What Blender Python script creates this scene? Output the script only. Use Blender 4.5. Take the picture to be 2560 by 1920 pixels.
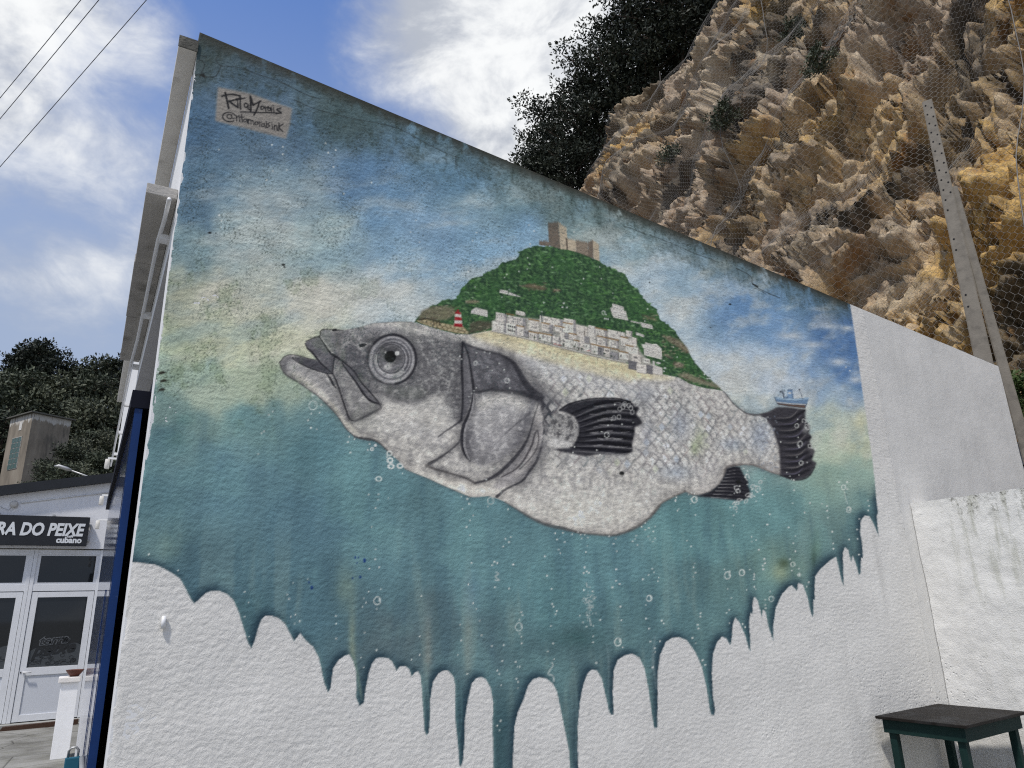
import bpy, bmesh, math, random
import numpy as np
from mathutils import Vector, Matrix

for _o in list(bpy.data.objects):
    bpy.data.objects.remove(_o, do_unlink=True)
SC = bpy.context.scene
COL = SC.collection
RAD = math.radians

# ------------------------------------------------------------------ camera
# World frame: the painted wall lies in the plane y = 0 (x to the right along it), z is up, metres.
CAM = (-0.152, -3.64, 1.6)
CAM_M = ((0.86503145, -0.12588155, -0.48566906),
         (-0.50090436, -0.27178057, -0.82172388),
         (-0.02855553, 0.95409075, -0.29815336))
F_PX = 1775.0
cam_data = bpy.data.cameras.new('camera')
cam_data.sensor_fit = 'HORIZONTAL'
cam_data.sensor_width = 36.0
cam_data.lens = 36.0 * F_PX / 2560.0
cam_data.clip_start = 0.05
cam_data.clip_end = 4000
camera = bpy.data.objects.new('camera', cam_data)
COL.objects.link(camera)
camera.matrix_world = Matrix([list(CAM_M[i]) + [CAM[i]] for i in range(3)] + [[0, 0, 0, 1]])
SC.camera = camera


def ray(px, py):
    d = (px - 1280.0, -(py - 960.0), -F_PX)
    return Vector([sum(CAM_M[i][j] * d[j] for j in range(3)) for i in range(3)])


def on_y(px, py, Y):
    d = ray(px, py); t = (Y - CAM[1]) / d.y
    return Vector(CAM) + d * t


def on_x(px, py, X):
    d = ray(px, py); t = (X - CAM[0]) / d.x
    return Vector(CAM) + d * t


# ------------------------------------------------------------------ sun, sky, exposure
SUN_AZ = RAD(238)          # clockwise from +y (north): the sun stands behind the camera on the left
SUN_EL = RAD(60)
sun_dir = Vector((math.sin(SUN_AZ) * math.cos(SUN_EL), math.cos(SUN_AZ) * math.cos(SUN_EL), math.sin(SUN_EL)))
sun_data = bpy.data.lights.new('sun', 'SUN')
sun_data.energy = 3.3
sun_data.angle = RAD(4)
sun_data.color = (1.0, 0.955, 0.89)
sun = bpy.data.objects.new('sun', sun_data)
COL.objects.link(sun)
sun.rotation_euler = sun_dir.to_track_quat('Z', 'Y').to_euler()
sun.location = (-10, -20, 30)

world = bpy.data.worlds.new('World')
SC.world = world
world.use_nodes = True
SC.view_settings.view_transform = 'Standard'
SC.view_settings.look = 'None'
SC.view_settings.exposure = 0.0
SC.view_settings.gamma = 1.0
SC.view_settings.use_curve_mapping = False
SC.cycles.use_denoising = False
SC.cycles.filter_width = 1.15
SC.cycles.max_bounces = 6
SC.cycles.diffuse_bounces = 3
SC.cycles.use_adaptive_sampling = False


class NT:
    """small helper to wire shader nodes"""
    def __init__(self, tree):
        self.t = tree; self.n = tree.nodes; self.l = tree.links

    def node(self, typ, **kw):
        nd = self.n.new(typ)
        for k, v in kw.items():
            setattr(nd, k, v)
        return nd

    def put(self, sock, val):
        if hasattr(val, 'is_output') or isinstance(val, bpy.types.NodeSocket):
            self.l.new(val, sock)
        elif isinstance(val, (tuple, list)) and sock.type == 'RGBA' and len(val) == 3:
            sock.default_value = (*val, 1)
        else:
            sock.default_value = val

    def math(self, op, a, b=None, clamp=False):
        nd = self.node('ShaderNodeMath', operation=op, use_clamp=clamp)
        self.put(nd.inputs[0], a)
        if b is not None:
            self.put(nd.inputs[1], b)
        return nd.outputs[0]

    def dot(self, v, d):
        nd = self.node('ShaderNodeVectorMath', operation='DOT_PRODUCT')
        self.put(nd.inputs[0], v); nd.inputs[1].default_value = d
        return nd.outputs['Value']

    def mapping(self, v, scale=(1, 1, 1), rot=(0, 0, 0), loc=(0, 0, 0)):
        nd = self.node('ShaderNodeMapping')
        self.put(nd.inputs['Vector'], v)
        nd.inputs['Scale'].default_value = scale
        nd.inputs['Rotation'].default_value = rot
        nd.inputs['Location'].default_value = loc
        return nd.outputs[0]

    def noise(self, v, scale, detail=4.0, rough=0.55, dist=0.0, color=False):
        nd = self.node('ShaderNodeTexNoise')
        self.put(nd.inputs['Vector'], v)
        nd.inputs['Scale'].default_value = scale
        nd.inputs['Detail'].default_value = detail
        nd.inputs['Roughness'].default_value = rough
        nd.inputs['Distortion'].default_value = dist
        return nd.outputs['Color' if color else 'Fac']

    def vor(self, v, scale, feature='F1', out='Distance', rnd=1.0):
        nd = self.node('ShaderNodeTexVoronoi', feature=feature)
        self.put(nd.inputs['Vector'], v)
        nd.inputs['Scale'].default_value = scale
        nd.inputs['Randomness'].default_value = rnd
        return nd.outputs[out]

    def ramp(self, fac, stops, interp='LINEAR'):
        nd = self.node('ShaderNodeValToRGB')
        cr = nd.color_ramp; cr.interpolation = interp
        while len(cr.elements) < len(stops):
            cr.elements.new(0.5)
        for e, (p, c) in zip(cr.elements, stops):
            e.position = p
            e.color = (*c, 1) if len(c) == 3 else c
        self.put(nd.inputs[0], fac)
        return nd.outputs[0]

    def remap(self, v, a, b, c=0.0, d=1.0, smooth=False):
        nd = self.node('ShaderNodeMapRange', clamp=True)
        if smooth:
            nd.interpolation_type = 'SMOOTHSTEP'
        self.put(nd.inputs[0], v)
        for i, x in enumerate((a, b, c, d)):
            nd.inputs[1 + i].default_value = x
        return nd.outputs[0]

    def mix(self, fac, a, b, blend='MIX'):
        nd = self.node('ShaderNodeMix', data_type='RGBA', blend_type=blend)
        self.put(nd.inputs[0], fac); self.put(nd.inputs[6], a); self.put(nd.inputs[7], b)
        return nd.outputs[2]

    def bump(self, h, strength=0.3, dist=0.01, normal=None):
        nd = self.node('ShaderNodeBump')
        nd.inputs['Strength'].default_value = strength
        nd.inputs['Distance'].default_value = dist
        self.put(nd.inputs['Height'], h)
        if normal is not None:
            self.put(nd.inputs['Normal'], normal)
        return nd.outputs[0]


def build_sky():
    t = NT(world.node_tree); t.n.clear()
    out = t.node('ShaderNodeOutputWorld')
    bg = t.node('ShaderNodeBackground')
    t.l.new(bg.outputs[0], out.inputs[0])
    sky = t.node('ShaderNodeTexSky', sky_type='NISHITA')
    sky.sun_disc = False
    sky.sun_elevation = SUN_EL
    sky.sun_rotation = SUN_AZ
    sky.air_density = 1.3
    sky.dust_density = 0.6
    sky.ozone_density = 2.5
    g = t.node('ShaderNodeTexCoord').outputs['Generated']
    # clouds: layered noise over the whole dome, a few banks where the view shows them
    n1 = t.noise(t.mapping(g, (1.0, 1.0, 1.9), loc=(3.1, 1.7, 0.4)), 2.3, 9.0, 0.56, 0.25)
    n2 = t.noise(t.mapping(g, (1.0, 1.0, 1.6), loc=(7.7, 0.3, 5.1)), 7.0, 8.0, 0.6, 0.35)
    n3 = t.noise(t.mapping(g, (1.0, 1.0, 1.5), loc=(1.7, 4.3, 2.1)), 24.0, 6.0, 0.62, 0.5)
    dens = t.math('ADD', t.math('MULTIPLY', t.math('SUBTRACT', n1, 0.5), 1.3), t.math('ADD', t.math('MULTIPLY', t.math('SUBTRACT', n2, 0.5), 1.35), t.math('MULTIPLY', t.math('SUBTRACT', n3, 0.5), 0.55)))
    banks = [(40, 60, 9, 0.55), (340, 240, 7, 0.5), (180, 170, 8, 0.4), (150, 480, 7, 0.65), (330, 500, 5, 0.3), (1360, 100, 10, 0.95), (1480, 330, 8, 0.7), (1130, 70, 8, 0.55),
             (960, 60, 7, 0.35), (640, 110, 12, -0.85), (470, 20, 7, -0.5), (850, 230, 9, -0.55), (180, 700, 12, -0.6), (1220, 330, 6, -0.5), (90, 350, 6, -0.55), (280, 390, 5, -0.5), (1020, 150, 6, 0.3)]
    for (x, y, deg, w) in banks:
        d = ray(x, y).normalized()
        f = t.remap(t.dot(g, d), math.cos(RAD(deg * 1.5)), 1.0, 0.0, w, True)
        dens = t.math('ADD', dens, f)
    fac = t.remap(dens, -0.6, 0.75, 0.0, 1.0, True)
    skyc = t.mix(1.0, sky.outputs[0], (1.02, 1.5, 2.35), 'MULTIPLY')
    # thin veil low down, as the photo shows above the hill
    sep = t.node('ShaderNodeSeparateXYZ'); t.put(sep.inputs[0], g)
    veil = t.remap(sep.outputs[2], 0.28, 0.86, 0.92, 0.0, True)
    skyc = t.mix(veil, skyc, (5.2, 6.3, 8.4))
    shade = t.remap(n2, 0.36, 0.62, 0.0, 1.0, True)
    cl = t.mix(t.math('MULTIPLY', shade, fac), (6.6, 7.1, 8.1), (13.2, 13.4, 13.5))
    c = t.mix(fac, skyc, cl)
    t.put(bg.inputs[0], c)
    bg.inputs[1].default_value = 0.073


build_sky()

# ------------------------------------------------------------------ mesh and object helpers


def mesh_np(name, verts, faces, smooth=False):
    """verts (N,3) array, faces (M,k) array -> mesh"""
    me = bpy.data.meshes.new(name)
    verts = np.asarray(verts, np.float32); faces = np.asarray(faces, np.int32)
    k = faces.shape[1]
    me.vertices.add(len(verts)); me.vertices.foreach_set('co', verts.ravel())
    me.loops.add(faces.size); me.loops.foreach_set('vertex_index', faces.ravel())
    me.polygons.add(len(faces))
    me.polygons.foreach_set('loop_start', np.arange(0, faces.size, k, dtype=np.int32))
    me.polygons.foreach_set('loop_total', np.full(len(faces), k, np.int32))
    if smooth:
        me.polygons.foreach_set('use_smooth', np.ones(len(faces), bool))
    me.update(calc_edges=True); me.validate()
    return me


def color_attr(me, rgb, name='Paint'):
    a = me.color_attributes.new(name, 'FLOAT_COLOR', 'POINT')
    c = np.ones((len(me.vertices), 4), np.float32); c[:, :3] = rgb
    a.data.foreach_set('color', c.ravel())


def obj(name, me, mat=None, parent=None, loc=None, rot=None):
    o = bpy.data.objects.new(name, me); COL.objects.link(o)
    if mat is not None and me is not None and not me.materials:
        me.materials.append(mat)
    if parent is not None:
        o.parent = parent
    if loc is not None:
        o.location = loc
    if rot is not None:
        o.rotation_euler = rot
    return o


def tag(o, label=None, cat=None, group=None, kind=None):
    if label: o['label'] = label
    if cat: o['category'] = cat
    if group: o['group'] = group
    if kind: o['kind'] = kind
    return o


def thing(name, label, cat, loc=(0, 0, 0), rotz=0, group=None):
    o = bpy.data.objects.new(name, None); COL.objects.link(o)
    o.empty_display_size = 0.2
    o.location = loc; o.rotation_euler = (0, 0, rotz)
    return tag(o, label, cat, group)


class MB:
    """collects shapes into one bmesh"""
    def __init__(self):
        self.bm = bmesh.new()

    def box(self, x0, x1, y0, y1, z0, z1, bevel=0.0, mat=None):
        vs = [self.bm.verts.new((x, y, z)) for x in (x0, x1) for y in (y0, y1) for z in (z0, z1)]
        fs = [(0, 1, 3, 2), (4, 6, 7, 5), (0, 4, 5, 1), (2, 3, 7, 6), (0, 2, 6, 4), (1, 5, 7, 3)]
        faces = [self.bm.faces.new([vs[i] for i in f]) for f in fs]
        if mat is not None:
            for v in vs: v.co = mat @ v.co
        if bevel > 0:
            es = list({e for f in faces for e in f.edges})
            bmesh.ops.bevel(self.bm, geom=es, offset=bevel, segments=2, affect='EDGES', profile=0.6)
        return self

    def prism(self, pts, a, b, axis='y'):
        """polygon pts (2-D) extruded from a to b along an axis"""
        def P(p, t):
            return {'y': (p[0], t, p[1]), 'x': (t, p[0], p[1]), 'z': (p[0], p[1], t)}[axis]
        v0 = [self.bm.verts.new(P(p, a)) for p in pts]; v1 = [self.bm.verts.new(P(p, b)) for p in pts]
        n = len(pts)
        self.bm.faces.new(v0); self.bm.faces.new(v1[::-1])
        for i in range(n):
            self.bm.faces.new((v0[i], v1[i], v1[(i + 1) % n], v0[(i + 1) % n]))
        return self

    def tube(self, pts, rads, sides=8, cap=True):
        pts = [Vector(p) for p in pts]
        if not hasattr(rads, '__len__'):
            rads = [rads] * len(pts)
        rings = []
        up = Vector((0.31, 0.17, 0.93)).normalized()
        for i, p in enumerate(pts):
            d = (pts[min(i + 1, len(pts) - 1)] - pts[max(i - 1, 0)]).normalized()
            a = d.cross(up)
            if a.length < 1e-3: a = d.cross(Vector((1, 0, 0)))
            a.normalize(); b = d.cross(a).normalized()
            rings.append([self.bm.verts.new(p + (a * math.cos(2 * math.pi * k / sides) + b * math.sin(2 * math.pi * k / sides)) * rads[i]) for k in range(sides)])
        for r0, r1 in zip(rings, rings[1:]):
            for k in range(sides):
                self.bm.faces.new((r0[k], r0[(k + 1) % sides], r1[(k + 1) % sides], r1[k]))
        if cap:
            self.bm.faces.new(rings[0][::-1]); self.bm.faces.new(rings[-1])
        return self

    def lathe(self, prof, cx, cy, z0=0, seg=24):
        rings = [[self.bm.verts.new((cx + r * math.cos(2 * math.pi * k / seg), cy + r * math.sin(2 * math.pi * k / seg), z0 + z)) for k in range(seg)] for r, z in prof]
        for r0, r1 in zip(rings, rings[1:]):
            for k in range(seg):
                self.bm.faces.new((r0[k], r0[(k + 1) % seg], r1[(k + 1) % seg], r1[k]))
        return self

    def mesh(self, name, smooth=False):
        bmesh.ops.recalc_face_normals(self.bm, faces=self.bm.faces)
        me = bpy.data.meshes.new(name); self.bm.to_mesh(me); self.bm.free()
        if smooth:
            me.polygons.foreach_set('use_smooth', np.ones(len(me.polygons), bool))
        return me

    def build(self, name, mat, parent=None, smooth=False, loc=None, rot=None):
        return obj(name, self.mesh(name, smooth), mat, parent, loc, rot)


def copy_tree(o, parent=None):
    c = o.copy(); COL.objects.link(c)
    if parent is not None: c.parent = parent
    for ch in list(o.children):
        copy_tree(ch, c)
    return c


# ------------------------------------------------------------------ numpy noise


def _hash(ix, iy, seed):
    h = (ix.astype(np.int64) * 374761393 + iy.astype(np.int64) * 668265263 + seed * 982451653) & 0x7fffffff
    h = ((h ^ (h >> 13)) * 1274126177) & 0x7fffffff
    h = (h ^ (h >> 16)) & 0xffffff
    return h.astype(np.float64) / 0xffffff


_PR = np.random.default_rng(123)
_PERM = np.concatenate([_PR.permutation(1024)] * 3).astype(np.int32)
_GA = _PR.uniform(0, 2 * np.pi, 1024)
_GXT = np.cos(_GA).astype(np.float32); _GYT = np.sin(_GA).astype(np.float32)


def vnoise(x, y, seed=0):
    """gradient noise, about 0..1"""
    x = np.asarray(x, np.float32) + np.float32((seed * 37.17) % 211); y = np.asarray(y, np.float32) + np.float32((seed * 71.93) % 197)
    fx0 = np.floor(x); fy0 = np.floor(y)
    ix = fx0.astype(np.int32) & 1023; iy = fy0.astype(np.int32) & 1023
    fx = x - fx0; fy = y - fy0
    sx = fx * fx * fx * (fx * (fx * 6 - 15) + 10); sy = fy * fy * fy * (fy * (fy * 6 - 15) + 10)
    p0 = _PERM[ix]; p1 = _PERM[ix + 1]
    h00 = _PERM[p0 + iy]; h10 = _PERM[p1 + iy]; h01 = _PERM[p0 + iy + 1]; h11 = _PERM[p1 + iy + 1]
    gx = fx - 1; gy = fy - 1
    n00 = _GXT[h00] * fx + _GYT[h00] * fy; n10 = _GXT[h10] * gx + _GYT[h10] * fy
    n01 = _GXT[h01] * fx + _GYT[h01] * gy; n11 = _GXT[h11] * gx + _GYT[h11] * gy
    a = n00 + sx * (n10 - n00); b = n01 + sx * (n11 - n01)
    return (a + sy * (b - a)) * np.float32(0.85) + np.float32(0.5)


def fbm(x, y, oct=4, seed=0, gain=0.5, lac=2.03):
    s = 0; a = 1; t = 0
    for o in range(oct):
        s = s + a * vnoise(x, y, seed + o * 17); t += a
        x = x * lac + 11.3; y = y * lac + 5.7; a *= gain
    return s / t


def worley(x, y, seed=0):
    """nearest and second feature distance, cell hash and offset to the cell's point"""
    ix = np.floor(x).astype(np.int64); iy = np.floor(y).astype(np.int64)
    d1 = np.full(x.shape, 9.0); d2 = np.full(x.shape, 9.0); hid = np.zeros(x.shape); ox = np.zeros(x.shape); oy = np.zeros(x.shape); h2 = np.zeros(x.shape)
    for dx in (-1, 0, 1):
        for dy in (-1, 0, 1):
            cx = ix + dx; cy = iy + dy
            px = cx + _hash(cx, cy, seed); py = cy + _hash(cx, cy, seed + 101)
            d = np.hypot(x - px, y - py)
            near = d < d1
            d2 = np.where(near, d1, np.minimum(d2, d))
            hid = np.where(near, _hash(cx, cy, seed + 202), hid); h2 = np.where(near, _hash(cx, cy, seed + 303), h2)
            ox = np.where(near, x - px, ox); oy = np.where(near, y - py, oy)
            d1 = np.where(near, d, d1)
    return d1, d2, hid, h2, ox, oy


# ------------------------------------------------------------------ materials
MATS = {}


def mat_new(name):
    m = bpy.data.materials.new(name); m.use_nodes = True
    t = NT(m.node_tree)
    b = t.n['Principled BSDF']
    MATS[name] = m
    return m, t, b


def simple(name, col, rough=0.6, var=0.12, scale=6.0, bump=0.0, bscale=40.0, metal=0.0, dirt=None, spec=0.4, detail=5.0, coat=0.0):
    m, t, b = mat_new(name)
    oc = t.node('ShaderNodeTexCoord').outputs['Object']
    n = t.noise(oc, scale, detail, 0.6)
    f = t.remap(n, 0.25, 0.75, 1 - var, 1 + var)
    comb = t.node('ShaderNodeCombineXYZ')
    for i in range(3): t.put(comb.inputs[i], f)
    c = t.mix(1.0, (*col, 1), comb.outputs[0], 'MULTIPLY')
    if dirt:
        dn = t.noise(t.mapping(oc, dirt.get('stretch', (1, 1, 1))), dirt.get('scale', 3.0), 7.0, 0.62)
        df = t.remap(dn, dirt.get('a', 0.5), dirt.get('b', 0.7), 0.0, dirt.get('amt', 0.6))
        c = t.mix(df, c, (*dirt['col'], 1))
    t.put(b.inputs['Base Color'], c)
    b.inputs['Roughness'].default_value = rough
    b.inputs['Metallic'].default_value = metal
    b.inputs['Specular IOR Level'].default_value = spec
    if coat:
        b.inputs['Coat Weight'].default_value = coat
        b.inputs['Coat Roughness'].default_value = 0.04
    if bump > 0:
        bn = t.noise(oc, bscale, 5.0, 0.6)
        t.put(b.inputs['Normal'], t.bump(bn, bump, 0.01))
    return m


def stucco(name, attr=None, col=(0.70, 0.70, 0.70), pits=0.0, stain=False, rough_bump=1.0):
    """painted render: trowelled grain, fine pits, faint dirt; colour from the painted attribute if there is one"""
    m, t, b = mat_new(name)
    oc = t.node('ShaderNodeTexCoord').outputs['Object']
    if attr:
        a = t.node('ShaderNodeAttribute', attribute_name=attr)
        c = a.outputs['Color']
    else:
        c = (*col, 1)
    n_big = t.noise(oc, 2.2, 2.0, 0.55)
    n_mid = t.noise(oc, 19.0, 4.0, 0.6)
    g = t.math('ADD', t.remap(n_big, 0.3, 0.7, -0.035, 0.035), t.remap(n_mid, 0.3, 0.7, -0.03, 0.03))
    g = t.math('ADD', g, 1.0)
    comb = t.node('ShaderNodeCombineXYZ')
    for i in range(3): t.put(comb.inputs[i], g)
    c = t.mix(1.0, c, comb.outputs[0], 'MULTIPLY')
    if stain:
        st = t.noise(t.mapping(oc, (1, 5.0, 0.7)), 2.6, 6.0, 0.6)
        sep = t.node('ShaderNodeSeparateXYZ'); t.put(sep.inputs[0], oc)
        top = t.remap(sep.outputs[2], 0.9, 2.36, 0.15, 1.0)
        ymask = t.remap(sep.outputs[1], -0.18, -0.42, 0.0, 1.0, True)
        sp = t.noise(oc, 34.0, 6.0, 0.7)
        fac = t.math('MULTIPLY', t.math('MULTIPLY', t.remap(st, 0.5, 0.66), top), ymask)
        c = t.mix(t.math('MULTIPLY', fac, 0.62), c, (0.33, 0.335, 0.25, 1))
        edge = t.remap(sep.outputs[2], 2.1, 2.36, 0.0, 1.0)
        sf = t.math('MULTIPLY', t.math('MULTIPLY', t.remap(sp, 0.50, 0.60), t.remap(st, 0.40, 0.55)), t.math('MULTIPLY', edge, ymask))
        c = t.mix(t.math('MULTIPLY', sf, 0.85), c, (0.06, 0.055, 0.035, 1))
        sf2 = t.math('MULTIPLY', t.math('MULTIPLY', t.remap(sp, 0.6, 0.68), t.remap(st, 0.5, 0.62)), ymask)
        c = t.mix(t.math('MULTIPLY', sf2, 0.5), c, (0.12, 0.12, 0.09, 1))
    t.put(b.inputs['Base Color'], c)
    b.inputs['Roughness'].default_value = 0.82
    b.inputs['Specular IOR Level'].default_value = 0.25
    warp = t.mix(0.05, oc, t.noise(oc, 11.0, 1.0, 0.5, color=True))
    h1 = t.noise(t.mapping(warp, (1.25, 1.0, 1.0), rot=(0, RAD(38), 0)), 105.0, 3.0, 0.72)
    h2 = t.noise(oc, 13.0, 2.0, 0.6)
    h = t.math('ADD', t.math('MULTIPLY', h1, 1.0), t.math('MULTIPLY', h2, 0.9))
    if pits > 0:
        v = t.vor(oc, 30.0)
        pm = t.remap(t.noise(t.mapping(oc, loc=(4, 2, 1)), 1.7, 4.0, 0.6), 0.47, 0.62)
        sep2 = t.node('ShaderNodeSeparateXYZ'); t.put(sep2.inputs[0], oc)
        low = t.remap(sep2.outputs[2], 1.9, 0.9, 0.0, 1.0)
        rgt = t.remap(sep2.outputs[0], 2.6, 4.6, 0.0, 1.0) if pits < 2 else 1.0
        p = t.math('MULTIPLY', t.math('MULTIPLY', t.remap(v, 0.3, 0.1), pm), t.math('MULTIPLY', low, rgt))
        h = t.math('SUBTRACT', h, t.math('MULTIPLY', p, 1.4))
    t.put(b.inputs['Normal'], t.bump(h, 0.42 * rough_bump, 0.009))
    return m

# ------------------------------------------------------------------ the mural, painted by code
# The painting is traced in image pixels, which the 3x3 matrix IMG_TO_WALL maps onto the wall plane in metres.
IMG_TO_WALL = np.array([[1.75377293e-03, 2.26721975e-04, -8.76560228e-01],
                  [-4.92378244e-04, -1.65217967e-03, 4.53308987e+00],
                  [-2.72407085e-04, 1.47802571e-04, 1.00000000e+00]])
IMG_TO_WALL_INV = np.linalg.inv(IMG_TO_WALL)
CS = 0.6                                 # canvas pixels per image pixel
CX0, CY0, CX1, CY1 = 236, 40, 2250, 1960
CW, CH = int((CX1 - CX0) * CS), int((CY1 - CY0) * CS)
rng = np.random.default_rng(7)


def image_to_wall(x, y):
    w = IMG_TO_WALL[2, 0] * x + IMG_TO_WALL[2, 1] * y + IMG_TO_WALL[2, 2]
    return (IMG_TO_WALL[0, 0] * x + IMG_TO_WALL[0, 1] * y + IMG_TO_WALL[0, 2]) / w, (IMG_TO_WALL[1, 0] * x + IMG_TO_WALL[1, 1] * y + IMG_TO_WALL[1, 2]) / w


def wall_to_image(u, v):
    w = IMG_TO_WALL_INV[2, 0] * u + IMG_TO_WALL_INV[2, 1] * v + IMG_TO_WALL_INV[2, 2]
    return (IMG_TO_WALL_INV[0, 0] * u + IMG_TO_WALL_INV[0, 1] * v + IMG_TO_WALL_INV[0, 2]) / w, (IMG_TO_WALL_INV[1, 0] * u + IMG_TO_WALL_INV[1, 1] * v + IMG_TO_WALL_INV[1, 2]) / w


def panel(ox, oy, s):
    """image crops: outlines traced in crops enlarged s times, with image corner (ox, oy)"""
    def f(txt):
        a = np.array([[float(q) for q in p.split(',')] for p in txt.split()])
        return np.stack([ox + a[:, 0] / s, oy + a[:, 1] / s], 1)
    return f


PA = panel(640, 760, 4); PB = panel(1100, 760, 4); PC = panel(1600, 860, 4); PD = panel(900, 1050, 4); PE = panel(1400, 1050, 4)
PF = panel(1000, 530, 4); PG = panel(1400, 560, 4); PH = panel(450, 180, 4); PI = panel(300, 1380, 3.0014); PJ = panel(900, 1380, 3.0014); PK = panel(1500, 1240, 2.44)
P1 = panel(0, 0, 1)


def smooth_path(p, n=6, closed=False):
    p = np.asarray(p, float)
    if closed:
        q = np.vstack([p[-1], p, p[0], p[1]])
    else:
        q = np.vstack([2 * p[0] - p[1], p, 2 * p[-1] - p[-2]])
    t = np.linspace(0, 1, n, endpoint=False)[:, None]
    out = []
    for i in range(1, len(q) - 2):
        a, b, c, d = q[i - 1], q[i], q[i + 1], q[i + 2]
        out.append(0.5 * (2 * b + (c - a) * t + (2 * a - 5 * b + 4 * c - d) * t ** 2 + (3 * b - a - 3 * c + d) * t ** 3))
    out = np.vstack(out)
    return out if closed else np.vstack([out, p[-1]])


def box1(a, r, ax):
    if r < 1: return a
    pad = [(0, 0), (0, 0)]; pad[ax] = (r + 1, r)
    c = np.cumsum(np.pad(a, pad, mode='edge'), axis=ax, dtype=np.float64).astype(np.float64)
    n = a.shape[ax]; w = 2 * r + 1
    if ax == 0: return ((c[w:w + n] - c[:n]) / w).astype(np.float32)
    return ((c[:, w:w + n] - c[:, :n]) / w).astype(np.float32)


def blur(a, r):
    r = int(round(r * CS))
    if r < 1: return a
    for _ in range(2):
        a = box1(box1(a, r, 0), r, 1)
    return a


def poly_mask(pts, ss=2):
    """anti-aliased coverage of a polygon, returned on the full canvas as (slice, patch)"""
    p = (np.asarray(pts, float) - (CX0, CY0)) * CS
    x0, y0 = np.maximum(np.floor(p.min(0)).astype(int) - 1, 0); x1, y1 = np.minimum(np.ceil(p.max(0)).astype(int) + 2, (CW, CH))
    if x1 <= x0 or y1 <= y0: return (slice(0, 0), slice(0, 0)), np.zeros((0, 0))
    W, H = (x1 - x0) * ss, (y1 - y0) * ss
    q = (p - (x0, y0)) * ss
    diff = np.zeros((H, W + 1), np.int32)
    for a, b in zip(q, np.roll(q, -1, 0)):
        if a[1] == b[1]: continue
        if a[1] > b[1]: a, b = b, a
        r = np.arange(max(0, int(math.ceil(a[1] - 0.5))), min(H, int(math.ceil(b[1] - 0.5))))
        if len(r) == 0: continue
        xc = a[0] + (r + 0.5 - a[1]) * (b[0] - a[0]) / (b[1] - a[1])
        np.add.at(diff, (r, np.clip(np.ceil(xc - 0.5), 0, W).astype(int)), 1)
    m = (np.cumsum(diff, 1)[:, :W] & 1).astype(np.float32)
    m = m.reshape(H // ss, ss, W // ss, ss).mean((1, 3))
    return (slice(y0, y1), slice(x0, x1)), m


def soft_mask(pts, soft):
    """blurred polygon mask, only on the part of the canvas it touches"""
    pts = np.asarray(pts, float); pad = soft * 3 + 4
    lo = ((pts.min(0) - pad - (CX0, CY0)) * CS).astype(int); hi = ((pts.max(0) + pad - (CX0, CY0)) * CS).astype(int) + 1
    x0, y0 = max(lo[0], 0), max(lo[1], 0); x1, y1 = min(hi[0], CW), min(hi[1], CH)
    s, pm = poly_mask(pts)
    m = np.zeros((max(y1 - y0, 0), max(x1 - x0, 0)), np.float32)
    if m.size == 0 or pm.size == 0: return (slice(0, 0), slice(0, 0)), np.zeros((0, 0))
    m[s[0].start - y0:s[0].stop - y0, s[1].start - x0:s[1].stop - x0] = pm
    return (slice(y0, y1), slice(x0, x1)), blur(m, soft)


def full_mask(pts, soft=0):
    m = np.zeros((CH, CW), np.float32)
    s, pm = soft_mask(pts, soft) if soft else poly_mask(pts)
    m[s] = pm
    return m


CAN = np.zeros((CH, CW, 3), np.float32)
GX, GY = np.meshgrid(CX0 + (np.arange(CW) + 0.5) / CS, CY0 + (np.arange(CH) + 0.5) / CS)
WU, WV = image_to_wall(GX, GY)
WU = WU.astype(np.float32); WV = WV.astype(np.float32); GX = GX.astype(np.float32); GY = GY.astype(np.float32)


def lay(mask, col, a=1.0, sl=None):
    """glaze a colour through a mask"""
    c = CAN if sl is None else CAN[sl]
    k = np.clip(mask * np.float32(a), 0, 1).astype(np.float32)[..., None]
    c += (np.asarray(col, np.float32) - c) * k


def fill(pts, col, a=1.0, soft=0, clip=None):
    if soft:
        s, m = soft_mask(pts, soft)
        lay(m if clip is None else m * clip[s], col, a, s)
    else:
        s, m = poly_mask(pts)
        lay(m if clip is None else m * clip[s], col, a, s)


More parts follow.
